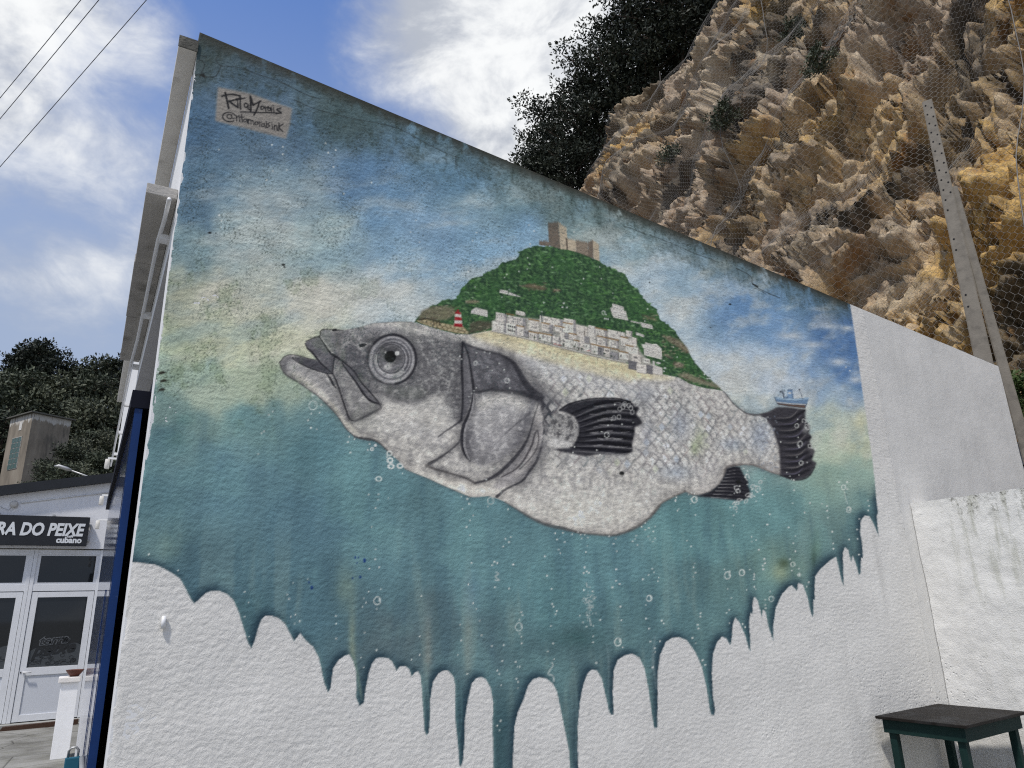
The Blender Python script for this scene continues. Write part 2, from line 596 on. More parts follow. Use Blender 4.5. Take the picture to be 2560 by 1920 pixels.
def stroke(pts, w, col, a=1.0, soft=1.0, sm=5, taper=(1, 1), clip=None):
    """brush stroke: width w in image pixels (number or list), soft edge"""
    pts = np.asarray(pts, float)
    n0 = len(pts)
    q = smooth_path(pts, sm) if (sm and n0 > 2) else pts
    n = len(q)
    if hasattr(w, '__len__'):
        ww = np.interp(np.linspace(0, 1, n), np.linspace(0, 1, len(w)), w)
    else:
        ww = np.full(n, float(w))
        tt = np.linspace(0, 1, n)
        ww = ww * np.minimum(1, np.minimum(taper[0] + (1 - taper[0]) * tt * 4, taper[1] + (1 - taper[1]) * (1 - tt) * 4))
    p = (q - (CX0, CY0)) * CS; ww = ww * CS; sf = max(soft * CS, 0.7)
    r = ww.max() / 2 + sf + 1
    x0, y0 = np.maximum(np.floor(p.min(0) - r).astype(int), 0); x1, y1 = np.minimum(np.ceil(p.max(0) + r).astype(int) + 1, (CW, CH))
    if x1 <= x0 or y1 <= y0: return
    acc = np.zeros((y1 - y0, x1 - x0), np.float32)
    for i in range(n - 1):
        a0, b0 = p[i], p[i + 1]; rr = max(ww[i], ww[i + 1]) / 2 + sf + 1
        sx0 = max(x0, int(min(a0[0], b0[0]) - rr)); sx1 = min(x1, int(max(a0[0], b0[0]) + rr) + 2)
        sy0 = max(y0, int(min(a0[1], b0[1]) - rr)); sy1 = min(y1, int(max(a0[1], b0[1]) + rr) + 2)
        if sx1 <= sx0 or sy1 <= sy0: continue
        X = np.arange(sx0, sx1)[None, :] + 0.5; Y = np.arange(sy0, sy1)[:, None] + 0.5
        d = b0 - a0; L = d @ d + 1e-9
        t = np.clip(((X - a0[0]) * d[0] + (Y - a0[1]) * d[1]) / L, 0, 1)
        dist = np.hypot(X - a0[0] - t * d[0], Y - a0[1] - t * d[1])
        wl = (ww[i] + (ww[i + 1] - ww[i]) * t) / 2
        v = np.clip((wl - dist) / sf + 0.5, 0, 1)
        sub = acc[sy0 - y0:sy1 - y0, sx0 - x0:sx1 - x0]
        np.maximum(sub, v, out=sub)
    s = (slice(y0, y1), slice(x0, x1))
    lay(acc if clip is None else acc * clip[s], col, a, s)


def ellipse(cx, cy, rx, ry=None, rot=0, n=28, a0=0, a1=360):
    ry = rx if ry is None else ry
    t = np.radians(np.linspace(a0, a1, n)); r = math.radians(rot)
    x = rx * np.cos(t); y = ry * np.sin(t)
    return np.stack([cx + x * math.cos(r) - y * math.sin(r), cy + x * math.sin(r) + y * math.cos(r)], 1)


def g(v):
    return (v, v, v + 3)


def paint_mural():
    global CAN
    WHITE = (205, 207, 210)
    # ---- background: sky, haze and water blended between colour notes
    notes = [(500, 110, 66, 84, 92), (600, 200, 84, 112, 138), (450, 300, 74, 106, 138), (480, 480, 92, 124, 150), (440, 620, 128, 156, 166), (430, 720, 172, 178, 160), (420, 850, 178, 190, 164), (400, 930, 160, 184, 172),
             (380, 1010, 116, 152, 150), (370, 1100, 84, 128, 140), (360, 1250, 82, 126, 140), (360, 1360, 84, 126, 136), (480, 1450, 74, 116, 134), (620, 1560, 72, 116, 130),
             (700, 330, 90, 120, 148), (860, 300, 82, 108, 118), (900, 430, 98, 134, 170), (700, 480, 140, 164, 178), (1000, 480, 110, 148, 182), (600, 600, 160, 184, 192), (800, 620, 162, 186, 192), (1000, 640, 148, 182, 208), (1050, 560, 134, 168, 198),
             (560, 740, 200, 202, 188), (760, 740, 208, 210, 200), (960, 740, 200, 210, 212), (560, 860, 200, 206, 180), (700, 850, 204, 208, 184), (640, 950, 172, 190, 166), (520, 960, 170, 192, 172), (500, 1050, 118, 158, 156), (620, 1040, 100, 146, 152),
             (560, 1200, 88, 134, 152), (760, 1120, 88, 138, 152), (760, 1300, 84, 130, 150), (900, 1250, 92, 142, 154), (1000, 1400, 90, 136, 150), (1200, 1350, 94, 144, 156), (800, 1500, 78, 122, 140), (1100, 1600, 84, 120, 132), (1200, 1850, 58, 96, 108),
             (1000, 1600, 88, 116, 126), (1400, 1500, 88, 140, 150), (1450, 1640, 78, 116, 126), (1500, 1380, 96, 148, 160), (1700, 1330, 92, 146, 154), (1850, 1300, 98, 152, 158), (1700, 1480, 84, 130, 140), (1850, 1450, 92, 136, 140), (1950, 1420, 104, 146, 140), (2050, 1400, 86, 124, 128),
             (1950, 1280, 96, 148, 154), (2080, 1280, 108, 148, 148), (2170, 1280, 84, 128, 134), (2060, 1210, 126, 166, 158), (2150, 1180, 140, 174, 164), (2060, 1130, 180, 200, 182), (2140, 1100, 190, 200, 178), (2060, 1060, 190, 202, 192), (2150, 1040, 196, 204, 188),
             (1120, 420, 104, 140, 166), (1200, 500, 134, 166, 186), (1300, 480, 118, 150, 164), (1250, 600, 140, 178, 208), (1450, 540, 130, 156, 162), (1560, 590, 150, 178, 190), (1600, 680, 184, 202, 214), (1700, 700, 168, 192, 208), (1680, 820, 194, 210, 220), (1800, 720, 150, 178, 204),
             (1850, 760, 106, 146, 192), (1800, 660, 124, 152, 170), (1950, 720, 110, 146, 180), (1950, 820, 120, 158, 202), (2050, 760, 104, 138, 172), (2080, 860, 82, 122, 176), (2110, 830, 80, 118, 170), (1900, 880, 182, 202, 222), (2000, 880, 150, 180, 214), (2110, 930, 84, 124, 178), (1800, 930, 200, 212, 220), (1950, 960, 196, 208, 220), (2100, 980, 150, 176, 204), (2140, 1000, 170, 188, 200), (1800, 1040, 202, 210, 206), (1900, 1040, 200, 208, 206)]
    gx, gy = GX[::8, ::8], GY[::8, ::8]
    num = np.zeros(gx.shape + (3,)); den = np.zeros(gx.shape)
    wx = (fbm(gx / 90, gy / 90, 3, 5) - 0.5) * 130; wy = (fbm(gx / 90, gy / 90, 3, 9) - 0.5) * 110
    for x, y, r, gg, b in notes:
        d2 = ((gx + wx - x) ** 2 + ((gy + wy - y) * 1.25) ** 2)
        w = 1.0 / (d2 + 900) ** 2
        num += w[..., None] * np.array((r, gg, b)); den += w
    low = num / den[..., None]
    yi = np.clip((np.arange(CH) - 3.5) / 8, 0, low.shape[0] - 1.001); xi = np.clip((np.arange(CW) - 3.5) / 8, 0, low.shape[1] - 1.001)
    y0 = yi.astype(int); x0 = xi.astype(int); fy = (yi - y0)[:, None, None]; fx = (xi - x0)[None, :, None]
    CAN[...] = (low[y0][:, x0] * (1 - fx) + low[y0][:, x0 + 1] * fx) * (1 - fy) + (low[y0 + 1][:, x0] * (1 - fx) + low[y0 + 1][:, x0 + 1] * fx) * fy
    # brushed clouds in the sky part, in wall metres so the scale is even
    horizon_y = np.interp(GX, [300, 520, 640, 2000, 2180], [985, 985, 955, 1130, 1190])
    skyness = np.clip((horizon_y + 30 - GY) / 90, 0, 1)
    ang = 0.45
    ru = WU * math.cos(ang) + WV * math.sin(ang); rv = -WU * math.sin(ang) + WV * math.cos(ang)
    c1 = fbm(ru * 1.6, rv * 4.2, 5, 31, 0.55)
    cl = np.clip((c1 - 0.5) / 0.16, 0, 1) * np.clip((GY - 300) / 260, 0.12, 1) * skyness
    cool = np.clip((0.46 - c1) / 0.14, 0, 1) * skyness
    lay(cl, (212, 210, 200), 0.4); lay(cool, (86, 130, 168), 0.2)
    speck = fbm(WU * 95, WV * 95, 3, 301, 0.7)
    c2 = fbm(WU * 9, WV * 12, 4, 77, 0.6)
    CAN *= (1 + (c2 - 0.5) * 0.22 * skyness)[..., None]
    # small white clouds by the right edge
    for (x, y, rx, ry) in [(2070, 815, 34, 9), (2100, 905, 26, 11), (2030, 862, 40, 9), (2140, 950, 20, 10), (2060, 772, 30, 6), (1980, 840, 40, 12), (2120, 820, 16, 6)]:
        m = np.exp(-(((GX - x) / rx) ** 2 + ((GY - y) / ry) ** 2)) * (0.4 + 1.2 * np.roll(c2, int(x), 1))
        lay(m, (196, 206, 216), 0.75)
    # ---- water: vertical streaks and patches
    water = np.clip((GY - horizon_y - 10) / 70, 0, 1)
    st = fbm(WU * 7, WV * 1.1, 4, 51, 0.55); pt = fbm(WU * 3, WV * 3, 4, 61)
    CAN *= (1 + (st - 0.5) * 0.2 * water + (pt - 0.5) * 0.26 * water)[..., None]
    lay(np.clip((st - 0.56) / 0.12, 0, 1) * water * np.clip((GY - 1250) / 200, 0, 1), (150, 168, 152), 0.2)
    lay(np.clip((0.42 - st) / 0.12, 0, 1) * water, (66, 112, 140), 0.2)
    lay(np.clip((pt - 0.55) / 0.12, 0, 1) * water, (108, 160, 162), 0.3)
    for (x, y, w, h, c, a) in [(880, 1640, 9, 120, (168, 180, 140), .5), (865, 1470, 26, 60, (150, 172, 140), .35), (1070, 1620, 10, 90, (150, 152, 144), .45), (1170, 1610, 12, 90, (150, 152, 140), .4), (1280, 1560, 10, 50, (140, 160, 150), .35), (420, 1370, 30, 40, (120, 158, 150), .4),
                               (1445, 1595, 60, 26, (52, 100, 104), .55), (1950, 1430, 26, 26, (160, 178, 138), .55), (2040, 1380, 14, 46, (110, 156, 132), .5), (2035, 1400, 6, 30, (50, 80, 66), .5), (1960, 1408, 14, 12, (60, 80, 52), .6), (2060, 1190, 60, 40, (160, 186, 164), .4), (2150, 1060, 16, 30, (206, 204, 168), .5), (2090, 1150, 30, 20, (196, 206, 178), .4),
                               (1180, 1480, 20, 60, (80, 120, 156), .3), (520, 1130, 40, 30, (74, 118, 140), .3), (460, 1050, 24, 16, (70, 124, 126), .45), (440, 1100, 30, 24, (60, 112, 118), .4)]:
        m = np.exp(-(((GX - x) / w) ** 2 + ((GY - y) / h) ** 2)) * (0.6 + 0.8 * np.roll(c2, int(x + y), 0))
        lay(m, c, a)
    # old acrylics have dulled: pull the background towards grey
    lum = (CAN @ np.array([0.3, 0.59, 0.11], np.float32))[..., None]
    sat = (0.94 * skyness + 0.76 * (1 - skyness))[..., None].astype(np.float32)
    CAN[...] = lum + (CAN - lum) * sat
    # ---- island ---------------------------------------------------------------------------------
    hill = np.vstack([PF('140,1095 160,1070 250,985 340,930 430,890 560,862 600,800 650,720 720,670 800,640 870,600 970,560 1030,510 1130,480 1195,440 1178,400 1260,370 1370,330 1430,340 1560,335 1700,375 1860,430 1990,490 2030,530 2150,570 2205,605'),
                      PG('640,492 690,570 720,620 790,660 830,740 900,800 960,860 1000,950 1080,1010 1150,1070 1175,1120 1240,1200 1290,1290 1350,1390 1440,1490 1540,1590 1600,1645'), PC('830,468 640,440 500,400 380,335 230,305'),
                      PB('1970,660 1850,580 1600,530 1300,455 1000,375 780,320 520,262 290,305'), PA('2120,305 1990,298 1850,262 1700,218 1590,182')])
    # ragged outline
    hp = []
    for a, b in zip(hill, np.roll(hill, -1, 0)):
        n = max(1, int(np.hypot(*(b - a)) / 5))
        for i in range(n):
            q = a + (b - a) * i / n
            hp.append(q + (rng.uniform(-2.6, 2.6, 2) if len(hp) < 150 else 0))
    hm = full_mask(hp)
    lay(hm, (52, 82, 56), 1)
    n1 = fbm(WU * 16, WV * 16, 4, 91, 0.6); n2 = fbm(WU * 38, WV * 38, 3, 93, 0.65); n3 = fbm(WU * 5, WV * 5, 3, 95)
    lay(hm * np.clip((n1 - 0.5) / 0.12, 0, 1), (68, 108, 66), 0.75)
    lay(hm * np.clip((n2 - 0.54) / 0.1, 0, 1), (92, 130, 82), 0.6)
    lay(hm * np.clip((0.46 - n2) / 0.1, 0, 1), (34, 60, 44), 0.75)
    lay(hm * np.clip((n3 - 0.54) / 0.1, 0, 1), (58, 100, 58), 0.45)
    lay(hm * np.clip((GY - 800 - (GX - 1200) * 0.25) / 90, 0, 1) * np.clip((0.55 - n1) / .1, 0, 1), (44, 66, 48), 0.5)
    ys, xs = np.nonzero(hm > 0.9)
    for k in rng.integers(0, len(ys), 620):
        x, y = CX0 + xs[k] / CS, CY0 + ys[k] / CS
        L = rng.uniform(4, 10); an = rng.uniform(-0.5, 0.9)
        c = [(112, 154, 98), (40, 66, 46), (126, 164, 122), (74, 124, 58), (60, 92, 64)][rng.integers(0, 5)]
        stroke([(x, y), (x + L * math.cos(an), y + L * math.sin(an) * 0.6)], rng.uniform(2, 4), c, 0.6, 1.2, 0)
    rocks = [(PF('220,985 300,950 420,935 540,960 560,1020 470,1080 330,1090 180,1065'), (122, 116, 98)), (PF('660,890 720,880 790,890 770,915 680,912'), (132, 118, 104)), (PF('1215,745 1290,715 1400,735 1480,765 1430,785 1300,760'), (116, 100, 84)), (PF('1525,775 1580,770 1600,790 1540,800'), (110, 92, 80)),
             (PF('700,1110 800,1085 920,1100 920,1160 800,1190 690,1215'), (84, 82, 70)), (PG('1010,1110 1120,1130 1200,1160 1270,1230 1290,1290 1200,1240 1100,1190'), (128, 120, 104)), (PG('800,900 860,920 960,945 980,975 880,950'), (110, 110, 84)), (PG('1030,1290 1090,1310 1140,1350 1060,1330'), (124, 120, 112)), (PG('1150,1380 1240,1400 1220,1440 1140,1420'), (120, 114, 104)),
             (PG('1160,1505 1270,1488 1380,1540 1480,1575 1560,1600 1615,1650 1500,1625 1380,1590 1270,1560'), (140, 134, 116)), (PC('370,0 430,10 480,60 490,95 430,70'), (126, 118, 100)), (PC('340,180 440,205 420,240 330,215'), (120, 112, 100))]
    for p, c in rocks:
        fill(p, c, 0.85, 2)
    for p, c in rocks:
        lo, hi = p.min(0), p.max(0)
        for _ in range(int(6 + (hi - lo).prod() / 90)):
            q = rng.uniform(lo, hi)
            stroke([q, q + rng.uniform(-1, 1, 2) * (8, 3)], rng.uniform(1.5, 3.5), [(168, 158, 140), (70, 62, 52), (100, 92, 78)][rng.integers(0, 3)], 0.6, 1, 0, clip=hm)
    # breakwater of round stones and lighthouse
    fill(PF('160,1085 260,1075 400,1110 520,1130 640,1150 690,1220 560,1210 380,1165 240,1125'), (168, 158, 128))
    for x, y in PF('200,1090 245,1092 290,1105 330,1118 370,1130 300,1128 350,1148 400,1150 430,1128 450,1165 480,1140 500,1180 530,1150 560,1190 600,1165 640,1180 620,1205 670,1205 570,1160 420,1178'):
        stroke(ellipse(x, y, 6.5, 4.5, rng.uniform(0, 40)), 1.6, (104, 92, 68), 0.7, 0.8, 0)
        fill(ellipse(x - 1, y - 1, 4, 2.6), (188, 178, 148), 0.5)
    stroke(PF('190,1080 280,1068 400,1105'), 4, (58, 52, 40), 0.8)
    for x in (330, 360, 390):
        stroke(PF('%d,1085 %d,1125' % (x, x + 8)), 3, (62, 54, 42), 0.7)
    fill(PF('552,1000 605,1000 628,1150 540,1135'), (214, 208, 204))
    for y0, y1 in ((1000, 1022), (1050, 1085), (1115, 1148)):
        fl = lambda y: 552 - (y - 1000) * 0.08; fr = lambda y: 605 + (y - 1000) * 0.15
        fill(PF('%f,%f %f,%f %f,%f %f,%f' % (fl(y0), y0 - 3, fr(y0), y0 + 3, fr(y1), y1 + 3, fl(y1), y1 - 3)), (150, 34, 42))
    stroke(PF('578,985 578,1003'), 5, (150, 34, 42))
    # ---- fish: silhouette ------------------------------------------------------------------------
    body = np.vstack([PA('235,580 285,528 340,508 430,518 520,545 600,562 640,600 590,520 540,460 490,400 500,375 560,345 632,318 640,280 662,256 730,256 800,256 860,265 960,250 1050,230 1160,197 1300,186 1430,178 1560,180 1600,190 1700,222 1850,268 2000,300 2120,306'),
                      PB('290,306 520,262 780,320 1000,375 1300,455 1600,530 1850,580 1970,660 2130,700'), PC('60,290 230,305 380,335 500,400 640,440 830,468 870,510 930,590 1000,650 1060,690 1130,706 1200,706 1290,682 1360,645 1400,800 1420,1000 1430,1200 1410,1312 1320,1290 1240,1255 1130,1215 1050,1205 1000,1215 930,1225 870,1245 850,1310 800,1400 700,1480 600,1510 520,1510 450,1475 350,1520 220,1590 160,1659'),
                      PE('1000,860 900,970 780,1060 650,1120 520,1150 350,1140 180,1120 0,1062'), PD('1850,1040 1700,970 1550,880 1450,820 1380,790 1280,760 1180,770 1100,770 1000,725 850,660 700,590 550,530 450,490 380,400 330,360 250,280 180,220 100,190 0,180'),
                      PA('980,1322 900,1240 820,1120 720,1010 620,920 520,850 420,780 330,730 280,690 248,630')])
    bm = full_mask(body)
    # soft dark halo round the lower edge
    halo = blur(bm, 9) * (1 - bm) * (GY > 1000)
    lay(halo, (66, 84, 92), 0.85)
    island_over = hm * (GY < np.interp(GX, [1040, 1170, 1230, 1360, 1530, 1640, 1810], [806, 835, 826, 855, 893, 935, 977]))
    keep = bm * (1 - np.clip(island_over, 0, 1))
    lay(keep, (184, 183, 181), 1)
    mot = fbm(WU * 22, WV * 22, 4, 201, 0.62); mot2 = np.roll(speck, 97, 0); big = fbm(WU * 4, WV * 4, 3, 205)
    lay(keep * np.clip((mot - 0.5) / 0.14, 0, 1), (208, 207, 203), 0.55)
    lay(keep * np.clip((0.5 - mot) / 0.14, 0, 1), (146, 146, 150), 0.4)
    lay(keep * np.clip((big - 0.5) / 0.2, 0, 1), (150, 150, 156), 0.25)
    # belly pale, edges rounded off by the painter
    inner = blur(bm, 16)
    lay(keep * np.clip((1 - inner) * 1.5, 0, 1) * (GY > 1080) * (GX > 900), (124, 120, 118), 0.55)
    lay(keep * np.exp(-((GX - 1480) / 190) ** 2 - ((GY - 1265) / 45) ** 2), (202, 202, 198), 0.6)
    lay(keep * np.exp(-((GX - 1150) / 120) ** 2 - ((GY - 1215) / 22) ** 2), (206, 203, 196), 0.8)
    # ---- sand below the houses, fading into the back
    sand = np.vstack([PB('290,312 520,266 780,325 1000,380 1300,460 1600,535 1850,585 1970,665 2130,702'), PC('80,300 230,310 380,340 300,360 100,350 0,352'), PB('1900,780 1600,720 1300,640 1000,560 760,480 560,420 400,360')])
    fill(sand, (212, 206, 182), 0.9, 5, clip=keep)
    fill(PB('290,312 520,266 780,325 1000,380 1300,460 1600,535 1850,585 2130,702 2130,760 1850,690 1500,600 1200,510 900,420 600,350'), (206, 197, 164), 0.55, 4, clip=keep)
    # pale blue-grey haze under the sand
    fill(PB('760,500 1100,600 1500,700 1900,800 2200,860 2200,960 1800,900 1400,820 1050,740 850,620'), (188, 192, 198), 0.5, 12, clip=keep)
    # ---- head modelling
    head_dark = np.vstack([PA('850,262 1100,240 1400,270 1700,320 2060,365 2062,1160 1950,1180 1880,900 1700,930 1560,985 1400,960 1270,900 1150,860 1000,700 850,560')])
    fill(head_dark, (122, 122, 126), 0.85, 7, clip=keep)
    fill(PA('860,420 1120,400 1150,560 1180,700 1050,740 900,560'), (104, 104, 110), 0.7, 8, clip=keep)
    fill(PA('1100,330 1350,290 1560,400 1640,600 1560,780 1400,840 1180,760 1100,560'), (96, 96, 100), 0.75, 8, clip=keep)
    fill(PA('1580,420 1800,420 2050,440 2055,1100 1900,860 1680,900 1560,860 1620,650'), (112, 112, 116), 0.55, 8, clip=keep)
    fill(PA('1260,820 1560,820 1720,860 1700,930 1560,985 1400,960 1280,900'), (118, 120, 120), 0.75, 4, clip=keep)
    fill(PA('880,270 1100,235 1300,230 1500,250 1300,290 1100,330 900,330'), (160, 160, 164), 0.7, 6, clip=keep)
    hm2 = full_mask(head_dark, 5) * keep
    lay(hm2 * np.clip((mot - 0.53) / 0.1, 0, 1), (166, 166, 166), 0.6)
    lay(hm2 * np.clip((0.47 - mot2) / 0.1, 0, 1), (84, 86, 88), 0.55)
    # cheek, lighter
    fill(PA('1160,880 1300,930 1500,1010 1750,960 1900,1000 2040,1180 1850,1330 1500,1300 1200,1200 1000,1180 1250,1060'), (182, 182, 182), 0.6, 9, clip=keep)
    for _ in range(150):
        x, y = rng.uniform(1750, 2060), rng.uniform(450, 1150)
        q = np.array([640 + x / 4, 760 + y / 4])
        fill(ellipse(*q, rng.uniform(2, 4), rng.uniform(2, 3.4)), (170, 172, 172), 0.42, clip=keep)
    for _ in range(90):
        x, y = rng.uniform(1180, 1850), rng.uniform(1060, 1330)
        q = np.array([640 + x / 4, 760 + y / 4])
        fill(ellipse(*q, rng.uniform(3, 6), rng.uniform(2, 4)), [(200, 200, 200), (160, 160, 162)][rng.integers(0, 2)], 0.35, clip=keep)
    # jaws
    fill(PA('300,540 360,545 450,605 560,655 690,695 780,840 830,930 900,1100 940,1160 830,1080 700,960 560,830 400,720 310,690 270,620'), (158, 158, 160), 0.8, 4, clip=keep)
    fill(PA('320,690 420,755 520,830 620,900 720,990 820,1105 900,1225 985,1310 1050,1335 1000,1250 900,1160 800,1020 660,880 520,780 380,690'), (196, 194, 186), 0.85, 3, clip=keep)
    fill(PA('235,580 290,528 350,510 360,545 310,580 300,690 260,650'), (108, 108, 112), 0.8, 2, clip=keep)
    fill(PA('365,540 450,530 540,552 620,570 680,630 760,692 690,692 560,650 450,602'), (92, 92, 98), 1, 1)
    fill(PA('495,385 560,345 640,320 700,430 770,520 790,560 770,690 700,640 620,560 550,470'), (112, 112, 118), 0.9, 2)
    fill(PA('560,480 640,540 720,640 690,620 600,540'), (190, 190, 190), 0.7, 1.5)
    fill(PA('640,290 665,258 730,258 780,300 800,430 830,530 780,500 700,400 640,325'), (128, 128, 134), 0.85, 2)
    fill(PA('770,262 860,268 850,400 830,520 800,440 785,340'), (92, 92, 96), 0.75, 5, clip=keep)
    fill(PA('790,540 860,590 930,690 1000,780 1080,900 1150,970 1240,1020 1240,1045 1100,1115 990,1170 940,1150 890,1020 850,900 800,760 775,690'), (140, 140, 142), 0.9, 2)
    fill(PA('870,590 960,660 1010,720 1080,840 1150,920 1230,990 1150,960 1070,880 990,770 920,690'), (110, 110, 116), 0.9, 1.5)
    mx = full_mask(PA('790,540 930,690 1150,970 1240,1020 1100,1115 990,1170 940,1150 850,900 775,690'), 2)
    lay(mx * np.clip((mot - 0.5) / 0.12, 0, 1), (176, 176, 174), 0.5)
    DK = (48, 48, 54)
    stroke(PA('490,395 515,445 560,485 640,585 700,640 760,692'), [2, 5, 6, 5, 4, 3], DK, 0.95, 1.5)
    stroke(PA('500,375 560,345 635,318 642,280 665,256 730,256 800,258 870,264'), 2.5, (64, 62, 64), 0.9, 1.5)
    stroke(PA('770,262 800,258'), 6, (36, 36, 40), 0.9, 2)
    stroke(PA('870,264 960,250 1050,230 1160,197 1300,186 1430,178 1560,182'), 2.2, (128, 128, 128), 0.7, 2)
    stroke(PA('635,325 700,430 760,500 830,545 900,600 980,670 1060,790 1140,880 1220,975 1245,1012'), [2.5, 4, 7, 6, 4, 4, 4, 4, 3, 3], DK, 0.95, 1.5)
    stroke(PA('645,322 710,420 765,490'), 2, (210, 210, 210), 0.8, 1)
    stroke(PA('785,535 775,600 768,690 800,760 850,900 890,1020 935,1145 990,1172'), [3, 3, 3, 4, 4, 4, 4, 2], DK, 0.9, 1.5)
    stroke(PA('795,545 785,690 815,760 862,900 900,1010 945,1130'), 1.6, (200, 200, 200), 0.6, 1)
    stroke(PA('860,590 930,690 1000,780 1080,900 1150,970 1232,1002 1245,1030'), [3, 4, 5, 6, 6, 5, 3], DK, 0.95, 1.3)
    stroke(PA('990,1172 1100,1120 1240,1045 1248,1000'), 6, (98, 98, 102), 0.8, 3)
    stroke(PA('365,535 400,575 460,605 560,650 690,690 760,700'), 3, DK, 0.85, 1.5)
    stroke(PA('375,560 460,620 560,662 680,700'), 1.5, (198, 198, 196), 0.6, 1.2)
    stroke(PA('700,690 745,750 770,800 800,840'), [2, 6, 5, 2], DK, 0.9, 1.5)
    stroke(PA('555,680 680,760 760,860 830,960'), 3, (130, 130, 132), 0.6, 3)
    stroke(PA('235,585 285,528 340,508 430,518 520,545 600,562'), 2.6, (66, 64, 68), 0.9, 1.5)
    stroke(PA('236,580 252,640 282,692 332,732 420,782 520,852 620,922 720,1012 820,1122 900,1242 985,1324'), [3, 4, 5, 4, 3, 2.5, 2.5, 2.5, 2.5, 3, 3], (82, 82, 84), 0.8, 2.5)
    stroke(PA('985,1324 1040,1342 1140,1362'), 5, (70, 70, 74), 0.85, 2.5)
    stroke(PD('0,178 100,190 180,222 250,282 330,362'), [5, 5, 4, 3, 2], (70, 70, 74), 0.8, 2.5)
    stroke(PA('930,1160 1000,1240 1100,1290 1200,1330'), 5, (150, 148, 148), 0.6, 4)
    # nostril
    fill(PA('1005,400 1060,382 1125,388 1105,440 1040,452 1010,430'), (186, 186, 186), 0.85, 1.2)
    fill(PA('1025,402 1070,394 1110,400 1085,430 1035,436'), (58, 60, 62))
    # eye
    ex, ey = 640 + 1360 / 4, 760 + 556 / 4
    fill(ellipse(ex, ey, 62, 64, 20), (84, 84, 88), 0.9, 3)
    fill(ellipse(ex - 1, ey, 57, 60, 20), (160, 160, 164), 1, 1)
    fill(ellipse(ex + 6, ey + 10, 50, 50, 20), (178, 178, 180), 0.6, 5)
    stroke(ellipse(ex, ey, 60, 62, 20, a0=200, a1=420), 6, (56, 56, 62), 0.9, 2)
    stroke(ellipse(ex, ey, 60, 62, 20, a0=60, a1=200), 3, (76, 76, 80), 0.8, 2)
    stroke(ellipse(ex + 1, ey - 1, 47, 50, 20, n=40), 5, (104, 104, 110), 0.9, 3)
    fill(ellipse(ex, ey - 1, 44, 46, 20), (158, 158, 162), 0.9, 1.5)
    stroke(ellipse(ex, ey - 1, 41, 42, 20, n=40, a0=180, a1=380), 5, (84, 84, 90), 0.85, 2)
    stroke(ellipse(ex - 1, ey, 37, 39, 20, a0=20, a1=190), 4, (186, 186, 188), 0.8, 2)
    stroke(ellipse(ex - 2, ey - 2, 34, 36, 20, n=40), 3, (66, 66, 72), 0.9, 1.5)
    fill(ellipse(ex - 2, ey - 2, 32.5, 34, 20), (116, 116, 120), 1, 1.5)
    fill(ellipse(ex - 2, ey - 12, 28, 22, 0), (92, 92, 96), 0.7, 5)
    fill(ellipse(ex + 2, ey + 14, 22, 14, 0), (146, 146, 150), 0.5, 4)
    stroke(ellipse(ex - 1, ey - 4, 23, 25, 20, a0=20, a1=170), 4, (140, 140, 146), 0.6, 2)
    fill(ellipse(640 + 1345 / 4, 760 + 526 / 4, 14.5, 15), (14, 16, 22), 1, 0.8)
    fill(ellipse(640 + 1412 / 4, 760 + 492 / 4, 6, 5.5), (206, 208, 208), 1)
    fill(PA('1290,610 1340,590 1360,640 1320,665 1275,640'), (196, 196, 196), 0.85, 1.5)
    fill(ellipse(640 + 1295 / 4, 760 + 485 / 4, 2, 2), (210, 210, 210))
    # ---- gill cover
    fill(PB('235,395 330,430 450,470 600,510 720,570 790,680 860,800 950,890 990,950 850,905 700,880 520,860 340,880 310,700 270,500'), (104, 104, 110), 0.95, 3, clip=keep)
    gm = full_mask(PB('330,440 600,520 730,590 930,890 700,860 350,860'), 6) * keep
    lay(gm * np.clip((mot - 0.47) / 0.12, 0, 1), (140, 140, 146), 0.55)
    fill(PB('345,890 520,870 700,890 900,930 960,960 930,1060 900,1200 800,1400 600,1560 400,1620 300,1560 250,1400 260,1240 320,1120'), (152, 152, 156), 0.9, 4, clip=keep)
    fill(PB('380,1000 560,920 760,950 860,1000 760,1120 560,1200 420,1280 330,1300 320,1150'), (178, 178, 180), 0.6, 12, clip=keep)
    fill(PB('330,900 420,880 380,1000 330,1120 290,1150'), (104, 104, 108), 0.6, 7, clip=keep)
    fill(PB('860,1050 930,1020 920,1150 860,1330 760,1480 640,1590 700,1450 800,1250'), (108, 108, 114), 0.7, 10, clip=keep)
    fill(PB('250,1250 330,1230 330,1500 300,1560 250,1450'), (110, 110, 116), 0.75, 6, clip=keep)
    fill(PB('380,1480 560,1500 620,1580 420,1640 330,1590'), (124, 124, 128), 0.6, 8, clip=keep)
    gm = full_mask(PB('345,890 700,890 930,1000 900,1200 600,1560 300,1560 260,1240'), 4) * keep
    lay(gm * np.clip((mot - 0.52) / 0.12, 0, 1), (196, 196, 196), 0.45)
    stroke(PB('900,1090 830,1150 740,1220 650,1300'), [7, 5, 4, 2], (96, 96, 102), 0.7, 4)
    stroke(PB('225,385 330,432 450,470 600,508 700,560 760,630 820,740 880,830 950,900 1020,960'), [4, 4, 4, 5, 8, 12, 14, 16, 20, 22], (58, 58, 64), 0.85, 5)
    stroke(PB('330,885 420,875 520,860 700,880 850,908 980,945'), [4, 6, 8, 11, 12, 12], (62, 62, 68), 0.85, 5)
    fill(PB('980,930 1060,960 1130,1030 1160,1080 1090,1150 1060,1240 1035,1180 1010,1040'), (56, 56, 62), 0.92, 7, clip=keep)
    stroke(PB('1040,1000 1080,1110 1060,1280 1020,1420'), [22, 18, 12, 6], (74, 74, 80), 0.7, 8)
